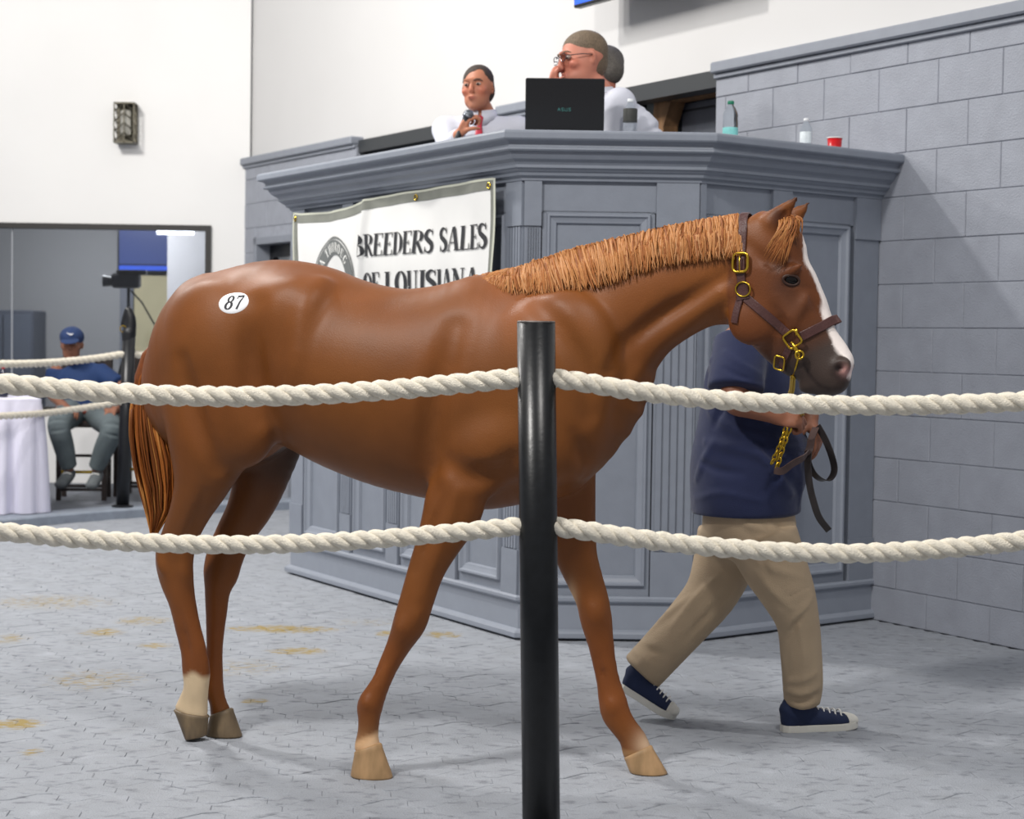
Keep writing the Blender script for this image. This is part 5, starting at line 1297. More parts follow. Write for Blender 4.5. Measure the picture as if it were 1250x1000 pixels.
gT = np.array(ground(823, 880)); lT = float((gT-hl_o)@rt); shoe(T3(757, 840, lT), gT, None, 0, ankL)
# ------------------------------------------------------------------ lead shank: brass snap and chain, leather strap looped in the hands
lead = empty('lead_shank', tuple(hl_o), 0, 'brass chain and dark leather lead running from halter ring to the handler\'s hands', 'lead')
def hw(px, py, lift=.012):
    c, nr = hug(px, py, lift); return np.array(HMt @ c)
p0 = hw(968, 416, .014); p1 = hw(977, 432, .016)
q = MB(); q.tube([tuple(p0-hl_o), tuple((p0*.5+p1*.5)-hl_o), tuple(p1-hl_o)], [.0035, .0060, .0055], 10); sn = q.build('snap', m_gold, lead, True)
q = MB(); q.tube([tuple(p1-hl_o+np.array([.011*math.cos(a), -.002, .011*math.sin(a)])) for a in np.linspace(0, 2*PI, 17)[:-1]], .0034, 8, closed=True); q.build('snap_ring', m_gold, lead, True)
handp = wrR+hdR*.085
p2 = np.array(A3(968, 460, 5.02)); p3 = np.array(A3(966, 486, 5.35)); p4 = handp+np.array([0, 0, .0])
q = MB(); q.tube([tuple(p1-hl_o), tuple(p2-hl_o)], .0032, 8); q.build('snap_shaft', m_gold, lead, True)
def links(P_, size, r, flatz=None):
    P_ = catmull(P_, 14) if len(P_) > 2 else np.linspace(P_[0], P_[1], 20); seg = np.linalg.norm(np.diff(P_, axis=0), axis=1); L_ = np.concatenate([[0], np.cumsum(seg)]); n = int(L_[-1]/(size*1.25))
    for i in range(n):
        s0 = (i+.5)*L_[-1]/n; c = np.array([np.interp(s0, L_, P_[:, k]) for k in range(3)]); c2 = np.array([np.interp(min(s0+.01, L_[-1]), L_, P_[:, k]) for k in range(3)]); c1 = np.array([np.interp(s0-.01, L_, P_[:, k]) for k in range(3)])
        t = unit(c2-c1); a = unit(np.cross(t, [0, 1, .2])); b_ = np.cross(t, a); w2 = a*math.cos(.8+1.5*(i % 2))+b_*math.sin(.8+1.5*(i % 2))
        q = MB(); q.tube([tuple(c-hl_o+t*size*math.cos(u)+w2*size*.62*math.sin(u)) for u in np.linspace(0, 2*PI, 13)[:-1]], r, 6, closed=True); q.build('chain_link', m_gold, lead, True)
links([p2, (p2+p3)/2+np.array([0, 0, -.002]), p3, p4], .0105, .0028)
c0 = T3(964, 522, .24); c1_ = T3(956, 545, .24); c2_ = T3(948, 572, .23)
links([c0, c1_, c2_], .0125, .0034); links([c0+np.array([-.012, -.004, 0]), c1_+np.array([-.012, -.004, 0]), T3(942, 566, .23)], .0115, .0030)
def free_strap(name, pts, wd, side_, parent, m=m_lea, th=.0035):
    P_ = catmull(pts, 6); V = []; Fs = []
    for i, p in enumerate(P_):
        t = unit(P_[min(i+1, len(P_)-1)]-P_[max(i-1, 0)]); s_ = side_(i/(len(P_)-1)) if callable(side_) else np.array(side_, float); s_ = unit(s_-t*(s_@t)); n_1 = np.cross(t, s_)
        for a, b_ in ((-1, -1), (1, -1), (1, 1), (-1, 1)): V.append(p-hl_o+s_*a*wd/2+n_1*b_*th/2)
    for i in range(len(P_)-1):
        for j in range(4): Fs.append((i*4+j, i*4+(j+1) % 4, (i+1)*4+(j+1) % 4, (i+1)*4+j))
    Fs += [(3, 2, 1, 0), tuple((len(P_)-1)*4+j for j in range(4))]
    return pydata(name, V, Fs, m, parent)
m_lea2 = mat('lead_leather', '2a2626', .38, nscale=40, namt=.12)
free_strap('leather_strap', [T3(945, 574, .235), T3(955, 575, .24), T3(968, 566, .23), T3(982, 558, .2), T3(988, 548, .12), T3(991, 534, .08), T3(996, 522, .05)], .024, lambda u: np.array([.2, -.3, 1]) if u < .6 else np.array([1, -.6, 0]), lead, mat('lead_leather_brown', '4a3834', .45, nscale=40, namt=.15))
free_strap('leather_strap', [T3(998, 520, .05), T3(1007, 536, .06), T3(1015, 556, .07), T3(1018.5, 574, .08), T3(1013, 585, .09), T3(1003, 586, .1), T3(993, 578, .12), T3(987, 565, .13), T3(986, 550, .12)], .024, lambda u: np.array([1, -.9, .2]), lead, m_lea2)
free_strap('leather_strap', [T3(987, 552, .14), T3(986, 566, .15), T3(988, 590, .15), T3(993, 612, .15), T3(1000, 632, .15), T3(1012, 648, .15)], .024, lambda u: np.array([1, -.8, .3]), lead, m_lea2)
# ------------------------------------------------------------------ men behind the counter
m_shirt = mat('white_shirt', 'cfd1dc', .7, nscale=6, namt=.03, bump=.15, bscale=200)
def man(label, hc_, fwd, tilt, k_, arms, deck, skin_c, hair_c, shirt_m, extra=None, hair_style=0, shoulder_w=.19, fat=1.0, body_shift=(0, 0, 0), brow=None, group=None, body_fwd=None, fine=.006, neck=.17):
    """standing man; arms = [(shoulder, elbow, wrist, hand direction, palm normal, thumb side, curl) or None] for right, left"""
    hc_ = np.array(hc_, float); f = unit([fwd[0], fwd[1], 0]); bf = unit(body_fwd) if body_fwd is not None else f; r = np.array([bf[1], -bf[0], 0.]); org = np.array([hc_[0], hc_[1], deck])
    root = empty('person', tuple(org), 0, label, 'person', group)
    s = SDF(fine); P, R_ = add_head(s, hc_, np.array([fwd[0], fwd[1], fwd[2]]), tilt, k_)
    nb = hc_-f*.02*k_+np.array([0, 0, -neck*k_])+np.array(body_shift)*.3; cb = nb+np.array(body_shift)*.7+np.array([0, 0, -.22])
    s.chain(ch((hc_+np.array([0, 0, -.07])-f*.015, .054), (nb, .060), (nb+np.array([0, 0, -.05]), .075)), side=r, k=.02)
    hipz = deck+(hc_[2]-deck)*.54; hp = np.array([cb[0], cb[1], hipz])
    s.chain(ch((hp, .10*fat, .14*fat), ((hp+cb)/2, .11*fat, .14*fat), (cb, .11*fat, .155), (nb+np.array([0, 0, -.10]), .055, .10)), side=r, k=.03)
    for e in (-1, 1):
        h0 = hp+r*e*.09; s.chain(ch((h0, .075), (h0+np.array([0, 0, -(hipz-deck)*.5]), .055), (h0+np.array([0, 0, -(hipz-deck)+.09]), .038), (h0+np.array([0, 0, -(hipz-deck)+.04])+f*.1, .032)), side=r, k=.02)
    t = SDF(fine)
    t.chain(ch((hp, .125*fat, .165*fat), ((hp+cb)/2, .13*fat, .165*fat), (cb, .13*fat, .185), (nb+np.array([0, 0, -.10]), .095, .165), (nb+np.array([0, 0, -.045]), .066, .085)), side=r, k=.03, cap=.4)
    for e, a in zip((1, -1), arms):
        S_ = nb+r*e*shoulder_w+np.array([0, 0, -.085]) if a is None or a[0] is None else np.array(a[0])
        if a is None: a = (None, S_+r*e*.05+np.array([0, 0, -.28])-bf*.02, S_+r*e*.02+np.array([0, 0, -.42])+bf*.18, bf, (0, 0, -1), -r*e, (.6, .7, .8, .9))
        E_, W_2 = np.array(a[1]), np.array(a[2])
        s.chain(ch((S_, .052), ((S_+E_)/2, .046), (E_, .040), (E_*.6+W_2*.4, .038), (W_2, .026)), side=(0, 0, 1) if abs(unit(W_2-E_)[2]) < .9 else r, k=.02)
        add_hand(s, W_2, a[3], a[4], a[5], .98, a[6], .8)
        t.chain(ch((nb+np.array([0, 0, -.075])+r*e*.03, .058), ((nb+np.array([0, 0, -.07])+S_)/2, .060), (S_, .062)), side=bf, k=.03)
        t.chain(ch((S_, .064), ((S_+E_)/2, .062), (E_, .058)), side=bf if abs(unit(E_-S_)@bf) < .9 else (0, 0, 1), k=.03)
        t.chain(ch((E_, .058), (E_*.5+W_2*.5, .052), (E_*.1+W_2*.9, .038)), side=r if abs(unit(W_2-E_)@r) < .9 else (0, 0, 1), k=.02, cap=.4)
    if extra: extra(s, t, P, R_, nb, r, bf)
    V, Fq = s.mesh(); Fq = Fq if vol_ok(V-org, Fq) else Fq[:, ::-1]
    base = np.array(lin(skin_c)); col = np.tile(base, (len(V), 1)); loc = (V-hc_) @ np.array(R_).T/k_
    def paint(c, rad, cc, amt):
        nonlocal col
        m_ = (np.exp(-(((loc-np.array(c))/np.array(rad))**2).sum(1))*amt)[:, None]; col = col*(1-m_)+np.array(lin(cc))*m_
    paint((0, .095, -.057), (.022, .02, .008), 'a2504a', .8); paint((.045, .07, -.02), (.025, .03, .025), 'cc6a55', .5); paint((-.045, .07, -.02), (.025, .03, .025), 'cc6a55', .5)
    paint((0, .105, -.015), (.015, .02, .02), 'cc6a55', .4); paint((0, .06, -.08), (.06, .06, .03), '9c7466', .3)
    pydata('body', V-org, Fq, m_skin, root, True, col=col)
    hm = mat('hair_'+hair_c, hair_c, .7, nscale=160, namt=.35, bump=.4, bscale=300)
    face_parts(P, R_, k_, root, hm, hm, org=org)
    hs = SDF(.0055)
    hs.ell(P(0, -.018, .048), np.array((.078, .097, .080))*k_, R_); hs.ell(P(0, -.045, .0), np.array((.076, .064, .078))*k_, R_, .02)
    hs.ell(P(0, .100, -.008), np.array((.10, .090, .092 if hair_style else .084))*k_, R_, .008, 'sub')
    if hair_style == 1:   # receding temples
        for e in (-1, 1): hs.ell(P(e*.048, .085, .075), np.array((.028, .04, .03))*k_, R_, .008, 'sub')
    hs.ell(P(0, -.06, -.115), np.array((.09, .08, .045))*k_, R_, .01, 'sub')
    for e in (-1, 1): hs.ell(P(e*.082, .004, -.012), np.array((.020, .026, .036))*k_, R_, .006, 'sub')
    Vq, Fq = hs.mesh(); Fq = Fq if vol_ok(Vq-org, Fq) else Fq[:, ::-1]; pydata('hair', Vq-org, Fq, hm, root, True)
    t.ell(nb+np.array([0, 0, .02])+bf*.005, (.052, .052, .045), None, .008, 'sub')
    Vq, Fq = t.mesh(clip=[(hp+np.array([0, 0, -.02]), (0, 0, -1))]); Fq = Fq if vol_ok(Vq-org, Fq) else Fq[:, ::-1]; pydata('shirt', Vq-org, Fq, shirt_m, root, True)
    # collar: two standing leaves
    for e in (-1, 1):
        V = []; Fs = []; n = 10
        for i in range(n):
            a = e*(.12+2.9*i/(n-1)); rad = .066+.004*(i/(n-1)); d = bf*math.cos(a)+r*math.sin(a); c = nb+np.array([0, 0, -.030+.028*(i/(n-1))])+bf*.012
            V += [tuple(c+d*rad+np.array([0, 0, .028])-org), tuple(c+d*(rad+.010)+np.array([0, 0, -.022 if i > 1 else -.045])-org), tuple(c+d*(rad+.014)+np.array([0, 0, -.022 if i > 1 else -.045])-org), tuple(c+d*(rad+.004)+np.array([0, 0, .031])-org)]
        for i in range(n-1):
            for j in range(4): Fs.append((i*4+j, i*4+(j+1) % 4, (i+1)*4+(j+1) % 4, (i+1)*4+j))
        pydata('collar', V, Fs, shirt_m, root, True)
    q = SDF(.01)
    for e in (-1, 1):
        h0 = hp+r*e*.09; q.chain(ch((hp+r*e*.05+np.array([0, 0, .0]), .11, .10), (h0+np.array([0, 0, -.12]), .09), (h0+np.array([0, 0, -(hipz-deck)*.5]), .07), (h0+np.array([0, 0, -(hipz-deck)+.07]), .06)), side=r, k=.03, cap=.3)
    Vq, Fq = q.mesh(); pydata('trousers', Vq-org, Fq, mat('dark_trousers', '2b2e38', .8), root, True)
    for e in (-1, 1):
        h0 = hp+r*e*.09; z0 = deck+.003; qq = SDF(.01); c = np.array([h0[0], h0[1], z0])
        qq.chain(ch((c-f*.06+np.array([0, 0, .035]), .032, .036), (c+f*.05+np.array([0, 0, .042]), .036, .042), (c+f*.17+np.array([0, 0, .026]), .022, .040)), side=r, k=.02)
        Vq, Fq = qq.mesh(); pydata('shoe', Vq-org, Fq, mat('black_shoe', '18181a', .35), root, True)
    return root, P, R_, nb, r, bf, org
DECK = .95
# speaker with microphone
Y1 = 9.07
def q1(px, py, dy=0.): return A3(px, py, Y1+dy)
hc1 = q1(583, 109)
m1 = man('man with red tie in a white shirt speaking into a microphone behind the stand', hc1, (-.32, -1, .02), (-.06, 0, 1), .98,
    [(None, q1(549, 184, -.10), q1(560, 164, -.32), (.42, -.05, .75), (.75, .3, -.1), (-.3, -1, .5), (1.35, 1.4, 1.45, 1.5)), None], DECK, 'b97a5e', '3e332c', m_shirt, hair_style=1, shoulder_w=.185, body_fwd=(-.12, -1, 0), body_shift=(.06, .05, 0), neck=.115)
root1, P1, R1, nb1, r1, bf1, org1 = m1
q = SDF(.0045); q.chain(ch((nb1+bf1*.085+np.array([0, 0, -.035]), .020, .012), (nb1+bf1*.092+np.array([0, 0, -.062]), .014, .011)), side=bf1, k=.006)
q.chain(ch((nb1+bf1*.092+np.array([0, 0, -.066]), .012, .007), (nb1+bf1*.118+np.array([0, 0, -.14]), .024, .008), (nb1+bf1*.135+np.array([0, 0, -.22]), .030, .008), (nb1+bf1*.140+np.array([0, 0, -.42]), .036, .008)), side=bf1, k=.006)
Vq, Fq = q.mesh(); pydata('necktie', Vq-org1, Fq, mat('red_silk_tie', 'b3283c', .45, nscale=40, namt=.12), root1, True)
mic = empty('microphone', tuple(q1(570, 144, -.34)), 0, 'dark handheld microphone with silver mesh head held by the speaker', 'microphone')
md = unit(q1(571.5, 138, -.34)-q1(563, 156, -.34)); mo = np.array(mic.location)
z_ = Vector(md); Mr = z_.to_track_quat('Z', 'Y').to_matrix().to_4x4()
q = MB(); q.lathe([(.013, -.15), (.014, -.12), (.017, -.03), (.021, .0)], n=16, M=Mr); q.build('handle', mat('mic_black', '26282c', .4), mic, True)
q = MB(); q.ell((0, 0, .016), (.026, .026, .026), Mr, 16); q.build('mesh_head', mat('mic_mesh', '6a6e74', .45, .8, nscale=200, namt=.5), mic, True)
q = MB(); q.lathe([(.025, .003), (.027, .006), (.027, .011), (.025, .014)], n=20, M=Mr); q.build('ring', mat('mic_ring', '8a8e94', .3, 1), mic, True)
# auctioneer at the laptop
Y2 = 8.22
def q2(px, py, dy=0.): return A3(px, py, Y2+dy)
hc2 = q2(711, 75)
m2 = man('grey-blond man in glasses and white shirt leaning behind the open laptop', hc2, (-.93, -.42, -.10), (-.22, 0, 1), 1.10,
    [(None, q2(668, 150, -.0), q2(672, 106, .02), (.25, -.2, .8), (.9, .2, -.1), (-.2, -.9, .4), (1.3, 1.4, 1.5, 1.5)), (q2(757, 126, -.12), q2(748, 172, -.12), q2(716, 186, -.12), (-1, 0, 0), (0, 0, -1), (0, 1, 0), (.6, .6, .7, .8))], DECK, 'c5806a', '70604e', m_shirt, shoulder_w=.21, fat=1.2, body_shift=(.19, .0, -.01), body_fwd=(-.80, -.6, 0), neck=.12)
root2, P2, R2, nb2, r2, bf2, org2 = m2
m_wire = mat('thin_steel', '6b6b70', .3, 1)
gl = root2
for e in (-1, 1):
    q = MB(); q.tube([tuple(P2(e*.034+.024*math.cos(a), .108-.10*abs(math.cos(a))*.06, .010+.016*math.sin(a))-org2) for a in np.linspace(0, 2*PI, 21)[:-1]], .0018, 6, closed=True); q.build('glasses_rim', m_wire, root2)
    q = MB(); q.tube([tuple(P2(e*.060, .100, .014)-org2), tuple(P2(e*.083, .04, .014)-org2), tuple(P2(e*.088, -.012, .010)-org2)], .002, 6); q.build('glasses_temple', m_wire, root2)
q = MB(); q.tube([tuple(P2(-.010, .113, .012)-org2), tuple(P2(0, .118, .016)-org2), tuple(P2(.010, .113, .012)-org2)], .0018, 6); q.build('glasses_bridge', m_wire, root2)
Y3 = 9.25
m3 = man('grey-haired man standing mostly hidden behind the man in glasses', A3(736, 86, Y3), (-.85, .45, -.02), (0, 0, 1), 1.0, [None, None], DECK, 'b8705a', '5b5650', mat('blue_grey_shirt', '6d7688', .8), body_shift=(-.06, .02, 0), fine=.008)
# laptop
m_lap = mat('laptop_black', '16171a', .42, nscale=200, namt=.2)
lo_ = A3(689, 160, 7.93); ct = cz-.002
lap = empty('laptop', (float(lo_[0]), 7.93, ct), -.03, 'open black laptop seen from behind on the stand\'s counter', 'laptop')
q = MB(); q.cbox(-.17, .17, .0, .235, 0, .020, .004); q.build('base', m_lap, lap)
Ml = Matrix.Translation((0, 0, .016)) @ Matrix.Rotation(math.radians(12), 4, 'X')
q = MB(); q.cbox(-.172, .172, -.012, 0, .0, .258, .004, Ml); lid = q.build('lid', m_lap, lap)
q = MB(); q.box(-.155, .155, .0002, .001, .02, .24, Ml); q.build('screen', mat('laptop_screen', '20242c', .2), lid)
for e in (-.1, .1):
    q = MB(); q.cyl((e-.02, -.003, .016), (e+.02, -.003, .016), .008, n=12); q.build('hinge', m_black, lap)
# maker's letters on the lid
SANS = {'A': [[(0, 0), (.3, 1), (.6, 0)], [(.12, .38), (.48, .38)]], 'S': [[(.58, .96), (.1, .96), (.04, .74), (.12, .54), (.5, .48), (.56, .26), (.5, .04), (.02, .04)]], 'U': [[(.04, 1), (.04, .1), (.12, .03), (.5, .03), (.57, .1), (.57, 1)]]}
m_teal = mat('lid_letters', '4d8f8a', .4, .3); x_ = .031
for c in 'ASUS':
    q = MB()
    for pl_ in SANS[c]:
        for a, b_ in zip(pl_[:-1], pl_[1:]): q.tube([Ml @ Vector((x_-.011*a[0]*1.7, -.0126, .118+.013*a[1])), Ml @ Vector((x_-.011*b_[0]*1.7, -.0126, .118+.013*b_[1]))], .0011, 4)
    # read from behind the screen: mirror so that the letters run left to right for the room
    q.v = [((2*0-v[0]), v[1], v[2]) for v in q.v]
    o_ = q.build('letter', m_teal, lid); x_ -= .0155
# bottles and cup on the counter
m_pet = mat('clear_plastic', 'eef3f6', .06, trans=.95, ior=1.07, spec=.6); m_water = mat('water', 'f4fafc', .02, trans=1, ior=1.33)
def bottle(px, Yb_, label, hgt, r, cap_c, lab=None, lab_c='ffffff', z0=None, cat='bottle', z=None):
    p = A3(px, 160, Yb_); root = empty('water_bottle', (float(p[0]), Yb_, (cz-.002) if z is None else z), 0, label, cat)
    prof_ = [(.0, 0), (r*.82, 0), (r, .008), (r, .02*1), (r*.94, hgt*.18), (r, hgt*.25), (r, hgt*.55), (r*.93, hgt*.62), (r, hgt*.66), (r*.9, hgt*.75), (r*.6, hgt*.85), (r*.38, hgt*.90), (r*.36, hgt*.93)]
    q = MB(); q.lathe(prof_[1:], n=24); q.build('bottle_body', m_pet, root, True)
    q = MB(); q.lathe([(r*.42, hgt*.925), (r*.44, hgt*.93), (r*.44, hgt*.985), (r*.40, hgt)], n=20); q.build('cap', mat('cap_'+cap_c, cap_c, .4), root, True)
    if lab: q = MB(); q.lathe([(r*1.012, hgt*lab[0]), (r*1.02, hgt*lab[0]+.002), (r*1.02, hgt*lab[1]-.002), (r*1.012, hgt*lab[1])], n=24); q.build('label_band', mat('band_'+lab_c, lab_c, .5, nscale=30, namt=.15), root, True)
    return root
bottle(769, 7.97, 'clear water bottle with dark label band beside the laptop', .195, .031, 'e8ecef', (.48, .78), '3c3d3a')
bottle(891.5, 8.06, 'clear water bottle with green cap and teal label on the counter', .205, .034, '1c7a5c', (.18, .42), '86d2cf')
bottle(984, 8.32, 'small clear bottle with white cap beside the red cup', .165, .028, 'e6e8ea', (.30, .62), 'dfe7ea')
p = A3(1019, 170, 8.42); cup = empty('plastic_cup', (float(p[0]), 8.42, cz-.002), 0, 'red plastic cup with white rim at the counter\'s right end', 'cup')
q = MB(); q.lathe([(.026, 0), (.028, .004), (.0345, .088), (.033, .088), (.026, .006)], n=28); q.build('cup_body', mat('red_plastic', 'c8141c', .3), cup, True)
q = MB(); q.tube([(.035*math.cos(a), .035*math.sin(a), .089) for a in np.linspace(0, 2*PI, 29)[:-1]], .0028, 6, closed=True); q.build('rim', mat('white_plastic', 'f4ece8', .4), cup, True)
# ------------------------------------------------------------------ wall lamp and television
sc = empty('wall_sconce', tuple(A3(154, 151, 14.83)), 0, 'small bronze lattice lamp on the white wall above the window', 'lamp')
m_bronze = mat('dark_bronze', '5b574c', .4, .7, nscale=60, namt=.3)
hx, hz, dpt = .085, .165, .12
q = MB(); q.cbox(-hx, hx, .03, .06, -hz, hz, .003); q.build('back_plate', m_bronze, sc)
q = MB()
for z in (-hz, hz-.012): q.box(-hx, hx, .03-dpt, .03, z, z+.012)
for x in (-hx, -.003, hx-.008): q.box(x, x+.008, .03-dpt, .04-dpt, -hz, hz)
q.build('cage', m_bronze, sc)
for side_ in range(2):
    for k in range(4):
        q = MB(); z0 = -hz+.01+k*.080; x0, x1 = ((-hx, 0), (hx, 0))[side_]
        q.tube([(x0, .036-dpt, z0), (x1, .036-dpt, z0+.075)], .006, 6); q.build('lattice_bar', m_bronze, sc)
        q = MB(); q.tube([((-hx, hx)[side_], .03, z0), ((-hx, hx)[side_], .036-dpt, z0+.06)], .005, 6); q.build('lattice_bar', m_bronze, sc)
q = MB(); q.lathe([(.018, -.10), (.042, -.09), (.042, .10), (.018, .11)], n=18, M=Matrix.Translation((0, -.02, 0))); q.build('glass_shade', mat('sconce_glass', 'e6e4da', .2, trans=.5), sc, True)
c = on_plane(700, 10, W0+WN*.22, WD); t0 = (c-W0)@WD; zb = c[2]
tv = empty('television', tuple(c), 0, 'large flat television with blue screen high on the side wall', 'television')
MT = Matrix(((WD[0], WN[0], 0, 0), (WD[1], WN[1], 0, 0), (0, 0, 1, 0), (0, 0, 0, 1)))
q = MB(); q.cbox(-1.25, 0, -.05, 0, 0, .74, .006, MT); q.build('casing', m_black, tv)
q = MB(); q.box(-1.235, -.012, .0005, .002, .016, .725, MT); q.build('screen', mat('tv_blue_live', '2b5ad0', .3, emit='2f62e0', estr=.8), tv)
q = MB(); q.box(-.9, -.35, -.15, -.05, .2, .5, MT); q.box(-.7, -.55, -.28, -.15, .25, .45, MT); q.build('bracket', m_black, tv)
# ------------------------------------------------------------------ seated man, stools and the draped table beyond the kerb
m_wood = mat('dark_stool_wood', '2b2320', .45, nscale=20, namt=.25); KZ = .066
def stool(px, Ys, label, rz, seat_c):
    p = A3(px, 500, Ys); t = empty('bar_stool', (float(p[0]), Ys, .046), rz, label, 'stool', None)
    H_ = .66
    q = MB(); q.cbox(-.19, .19, -.18, .18, H_-.02, H_+.045, .015); q.build('seat', mat('seat_'+seat_c, seat_c, .5), t)
    for sx in (-1, 1):
        for sy in (-1, 1):
            q = MB(); q.cbox(sx*.165-.018, sx*.165+.018, sy*.16-.018, sy*.16+.018, 0, H_-.02, .003); q.build('leg', m_wood, t)
    for sy, m_, z in ((-1, m_gold, .20), (1, m_wood, .30), (-1, m_wood, .54), (1, m_wood, .54), (-1, m_wood, .07), (1, m_wood, .07)):
        q = MB(); q.cbox(-.15, .15, sy*.16-.010, sy*.16+.010, z, z+(.022 if z < .5 else .035), .003); q.build('rung', m_, t, label='brass foot rung' if m_ is m_gold else None)
    for sx in (-1, 1):
        q = MB(); q.cbox(sx*.165-.01, sx*.165+.01, -.145, .145, .25, .275, .003); q.build('rung', m_wood, t)
    q = MB(); q.cbox(-.19, .19, .165, .195, H_+.045, H_+.40, .01); q.build('backrest', m_wood, t)
    return t
Ys = 13.45
stool(103, Ys, 'dark wooden bar stool with red-brown seat under the seated man', .12, '8a3f2a')
stool(176, Ys+.35, 'dark bar stool with brass rung beside the hitching post', -.1, '8a3f2a')
def q5(px, py, dy=0.): return A3(px, py, Ys+dy)
hs_ = q5(87.5, 421, -.08)
o5 = np.array([float(q5(100, 500)[0]), Ys, .0])
seated = empty('person', tuple(o5), 0, 'seated man in blue cap, blue shirt and grey trousers on a bar stool', 'person')
s = SDF(.0075); P5, R5 = add_head(s, hs_, (.12, -1, -.05), (.02, 0, 1), 1.0)
nb5 = q5(90, 439, -.02); hp5 = q5(103, 498, .0); r5 = np.array([-1., 0, 0])
s.chain(ch((hs_+np.array([0, .01, -.08]), .05), (nb5, .055)), side=(1, 0, 0)); s.chain(ch((hp5, .11, .14), (q5(98, 472), .105, .14), (q5(93, 458), .07, .12)), side=(1, 0, 0), k=.03)
sR, sL = q5(69, 454), q5(121, 455); eR, wR = q5(64, 482, -.02), q5(80, 497, -.30); eL, wL = q5(151, 476, -.10), q5(141, 499, -.32)
for S_, E_, W_2, dd, th in ((sR, eR, wR, (.8, -.5, -.2), (0, 0, 1)), (sL, eL, wL, (-.6, -.6, -.3), (0, 0, 1))):
    s.chain(ch((S_, .052), ((S_+E_)/2, .046), (E_, .041), (W_2, .028)), side=(0, 1, .3), k=.02); add_hand(s, W_2, dd, (0, -.2, -1), th, 1, (.6, .7, .8, .9))
kR, aR = q5(72, 519, -.46), q5(84, 572, -.36); kL, aL = q5(136, 524, -.44), q5(118, 573, -.36)
for K_, A_, hx_ in ((kR, aR, -.09), (kL, aL, .09)):
    s.chain(ch((hp5+np.array([hx_, -.02, 0]), .085), (K_, .058), (A_, .036)), side=(1, 0, 0), k=.02)
V, Fq = s.mesh(); Fq = Fq if vol_ok(V-o5, Fq) else Fq[:, ::-1]; pydata('body', V-o5, Fq, m_skin, seated, True, col=np.tile(np.array(lin('8d5f4a')), (len(V), 1)))
face_parts(P5, R5, 1, seated, None, mat('dark_brow', '2a201b', .7), org=o5)
t = SDF(.0075); t.chain(ch((hp5+np.array([0, 0, -.02]), .14, .17), (q5(99, 474), .135, .175), (q5(95, 456), .105, .185), (q5(92, 447), .07, .10)), side=(1, 0, 0), k=.03, cap=.3)
t.chain(ch((sR, .078), (sR*.25+eR*.75, .072)), side=(0, 1, 0), k=.03, cap=.3); t.chain(ch((sL, .078), (sL*.3+eL*.7, .074)), side=(0, 1, 0), k=.03, cap=.3)
t.ell(nb5+np.array([0, -.02, .03]), (.06, .06, .045), None, .01, 'sub')
V, Fq = t.mesh(); Fq = Fq if vol_ok(V-o5, Fq) else Fq[:, ::-1]; pydata('polo_shirt', V-o5, Fq, mat('blue_polo', '1a3460', .8, nscale=9, namt=.1), seated, True)
t = SDF(.0075)
for K_, A_, hx_ in ((kR, aR, -.09), (kL, aL, .09)):
    t.chain(ch((hp5+np.array([hx_, .03, -.02]), .112), ((hp5+K_)/2+np.array([hx_*.4, 0, 0]), .102), (K_, .082), ((K_+A_)/2, .074), (A_+np.array([0, 0, .02]), .058)), side=(1, 0, 0), k=.03, cap=.4)
V, Fq = t.mesh(); Fq = Fq if vol_ok(V-o5, Fq) else Fq[:, ::-1]; pydata('trousers', V-o5, Fq, mat('grey_trousers', '5f696c', .85, nscale=9, namt=.14), seated, True)
for A_, tx in ((aR, -.02), (aL, .0)):
    t = SDF(.006); t.chain(ch((A_+np.array([0, .03, -.04]), .048, .042), (A_+np.array([tx*.5, -.05, -.075]), .045, .045), (A_+np.array([tx, -.16, -.105]), .030, .045)), side=(1, 0, 0), k=.02)
    V, Fq = t.mesh(); sh = pydata('shoe', V-o5, Fq, mat('grey_suede', '63686a', .85, nscale=20, namt=.15), seated, True)
    q = MB(); q.tube([tuple(A_+np.array([-.03, -.055, -.035])-o5), tuple(A_+np.array([0, -.065, -.025])-o5), tuple(A_+np.array([.03, -.055, -.035])-o5)], .004, 6); q.build('lace', mat('white_lace', 'e8e6e0', .7), sh)
t = SDF(.006); t.ell(P5(0, -.008, .058), (.087, .108, .078), R5); t.ell(P5(0, .09, -.035), (.12, .10, .078), R5, .006, 'sub'); t.ell(P5(0, -.01, -.06), (.12, .14, .07), R5, .006, 'sub')
V, Fq = t.mesh(); cp = pydata('cap', V-o5, Fq, mat('blue_cap', '263a63', .8), seated, True)
t = SDF(.005); t.ell(P5(0, .115, .035), (.068, .075, .010), [R5[0], unit(R5[1]-.25*R5[2]), unit(R5[2]+.25*R5[1])]); V, Fq = t.mesh(); pydata('visor', V-o5, Fq, mat('blue_cap', '263a63', .8), cp, True)
q = MB(); q.tube([tuple(P5(x, y, z)-o5) for x, y, z in ((-.022, .094, .088), (-.008, .1, .080), (.010, .099, .085), (.028, .090, .094))], [.002, .0065, .004, .001], 6); q.build('cap_mark', mat('white_print', 'e8e8ea', .5), cp)
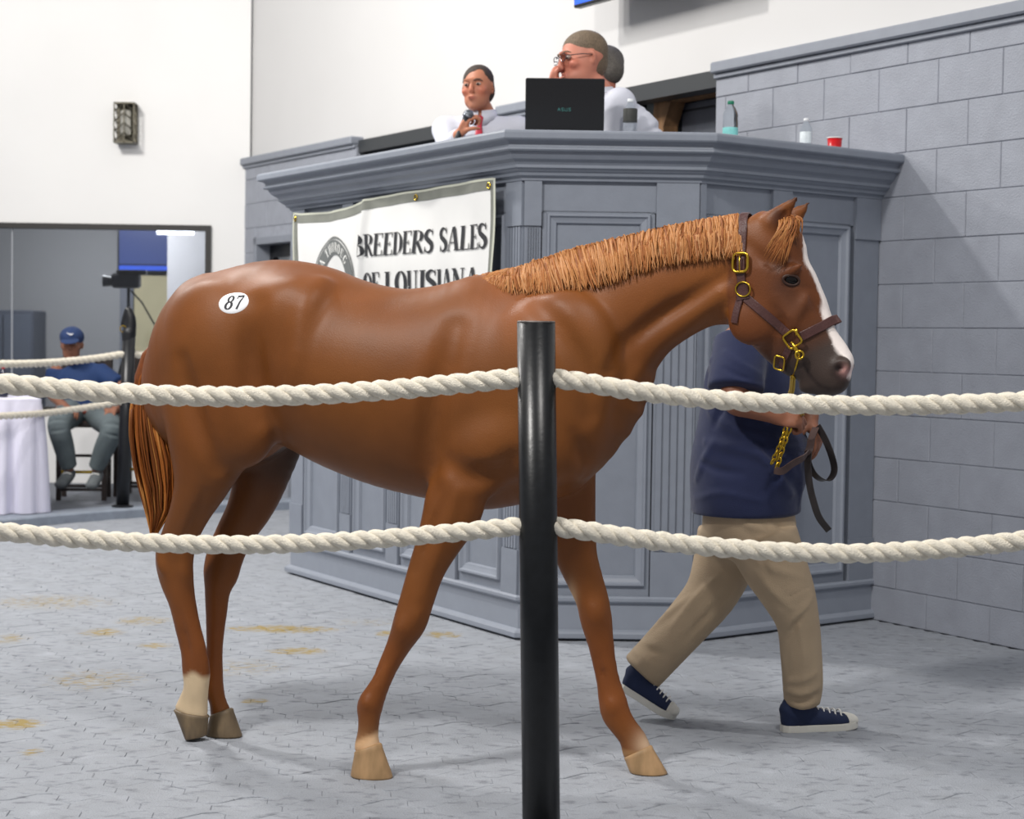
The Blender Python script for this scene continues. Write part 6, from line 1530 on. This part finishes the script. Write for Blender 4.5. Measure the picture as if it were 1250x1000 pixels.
# table with floor-length cloth
tb = empty('draped_table', (-3.66, 12.38, 0), .35, 'high table under a white floor-length cloth at the left edge', 'table')
def tl(v): return tuple(v)
q = MB(); q.cbox(-.9, .34, -.42, .42, .80, .83, .005); q.build('tabletop', m_wood, tb)
for sx, sy in ((-.82, -.36), (-.82, .36), (.26, -.36), (.26, .36)):
    q = MB(); q.cbox(sx-.02, sx+.02, sy-.02, sy+.02, .05, .80, .003); q.build('leg', m_black, tb)
V = []; Fs = []; per = []
x0, x1, y0, y1, rc = -.93, .37, -.45, .45, .05
def perim(n):
    out = []; L1, L2 = x1-x0, y1-y0; tot = 2*(L1+L2)
    for i in range(n):
        s = tot*i/n
        if s < L1: p, nr = (x0+s, y0), (0, -1)
        elif s < L1+L2: p, nr = (x1, y0+s-L1), (1, 0)
        elif s < 2*L1+L2: p, nr = (x1-(s-L1-L2), y1), (0, 1)
        else: p, nr = (x0, y1-(s-2*L1-L2)), (-1, 0)
        out.append((p, nr, s))
    return out
pr_ = perim(220); zs = [.836, .832, .80, .7, .5, .3, .07]
for zi, z in enumerate(zs):
    amp = [0, 0, .004, .014, .024, .030, .036][zi]
    for (p, nr, s_) in pr_:
        d = amp*(math.sin(s_*38)+.45*math.sin(s_*71+1))+amp*.9; V.append((p[0]+nr[0]*d, p[1]+nr[1]*d, z))
n = len(pr_)
for i in range(len(zs)-1):
    for j in range(n): Fs.append((i*n+j, (i+1)*n+j, (i+1)*n+(j+1) % n, i*n+(j+1) % n))
Fs.append(tuple(range(n)))
cl = pydata('tablecloth', V, Fs, mat('white_tablecloth', 'dcdaea', .8, nscale=3, namt=.02), None, True)
cl.location = tb.location; cl.rotation_euler = tb.rotation_euler; tag(cl, 'white cloth hanging in folds to the floor over the left table', 'tablecloth')
bt = bottle(5, 12.3, 'dark bottle with red cap standing on the white tablecloth', .21, .033, 'b02a2e', (.2, .6), '2b2f45', z=.838, cat='bottle'); bt.name = 'soda_bottle'
for ch_ in bt.children:
    if ch_.name.startswith('bottle_body'): ch_.data.materials[0] = mat('dark_bottle', '2a2c3c', .2)
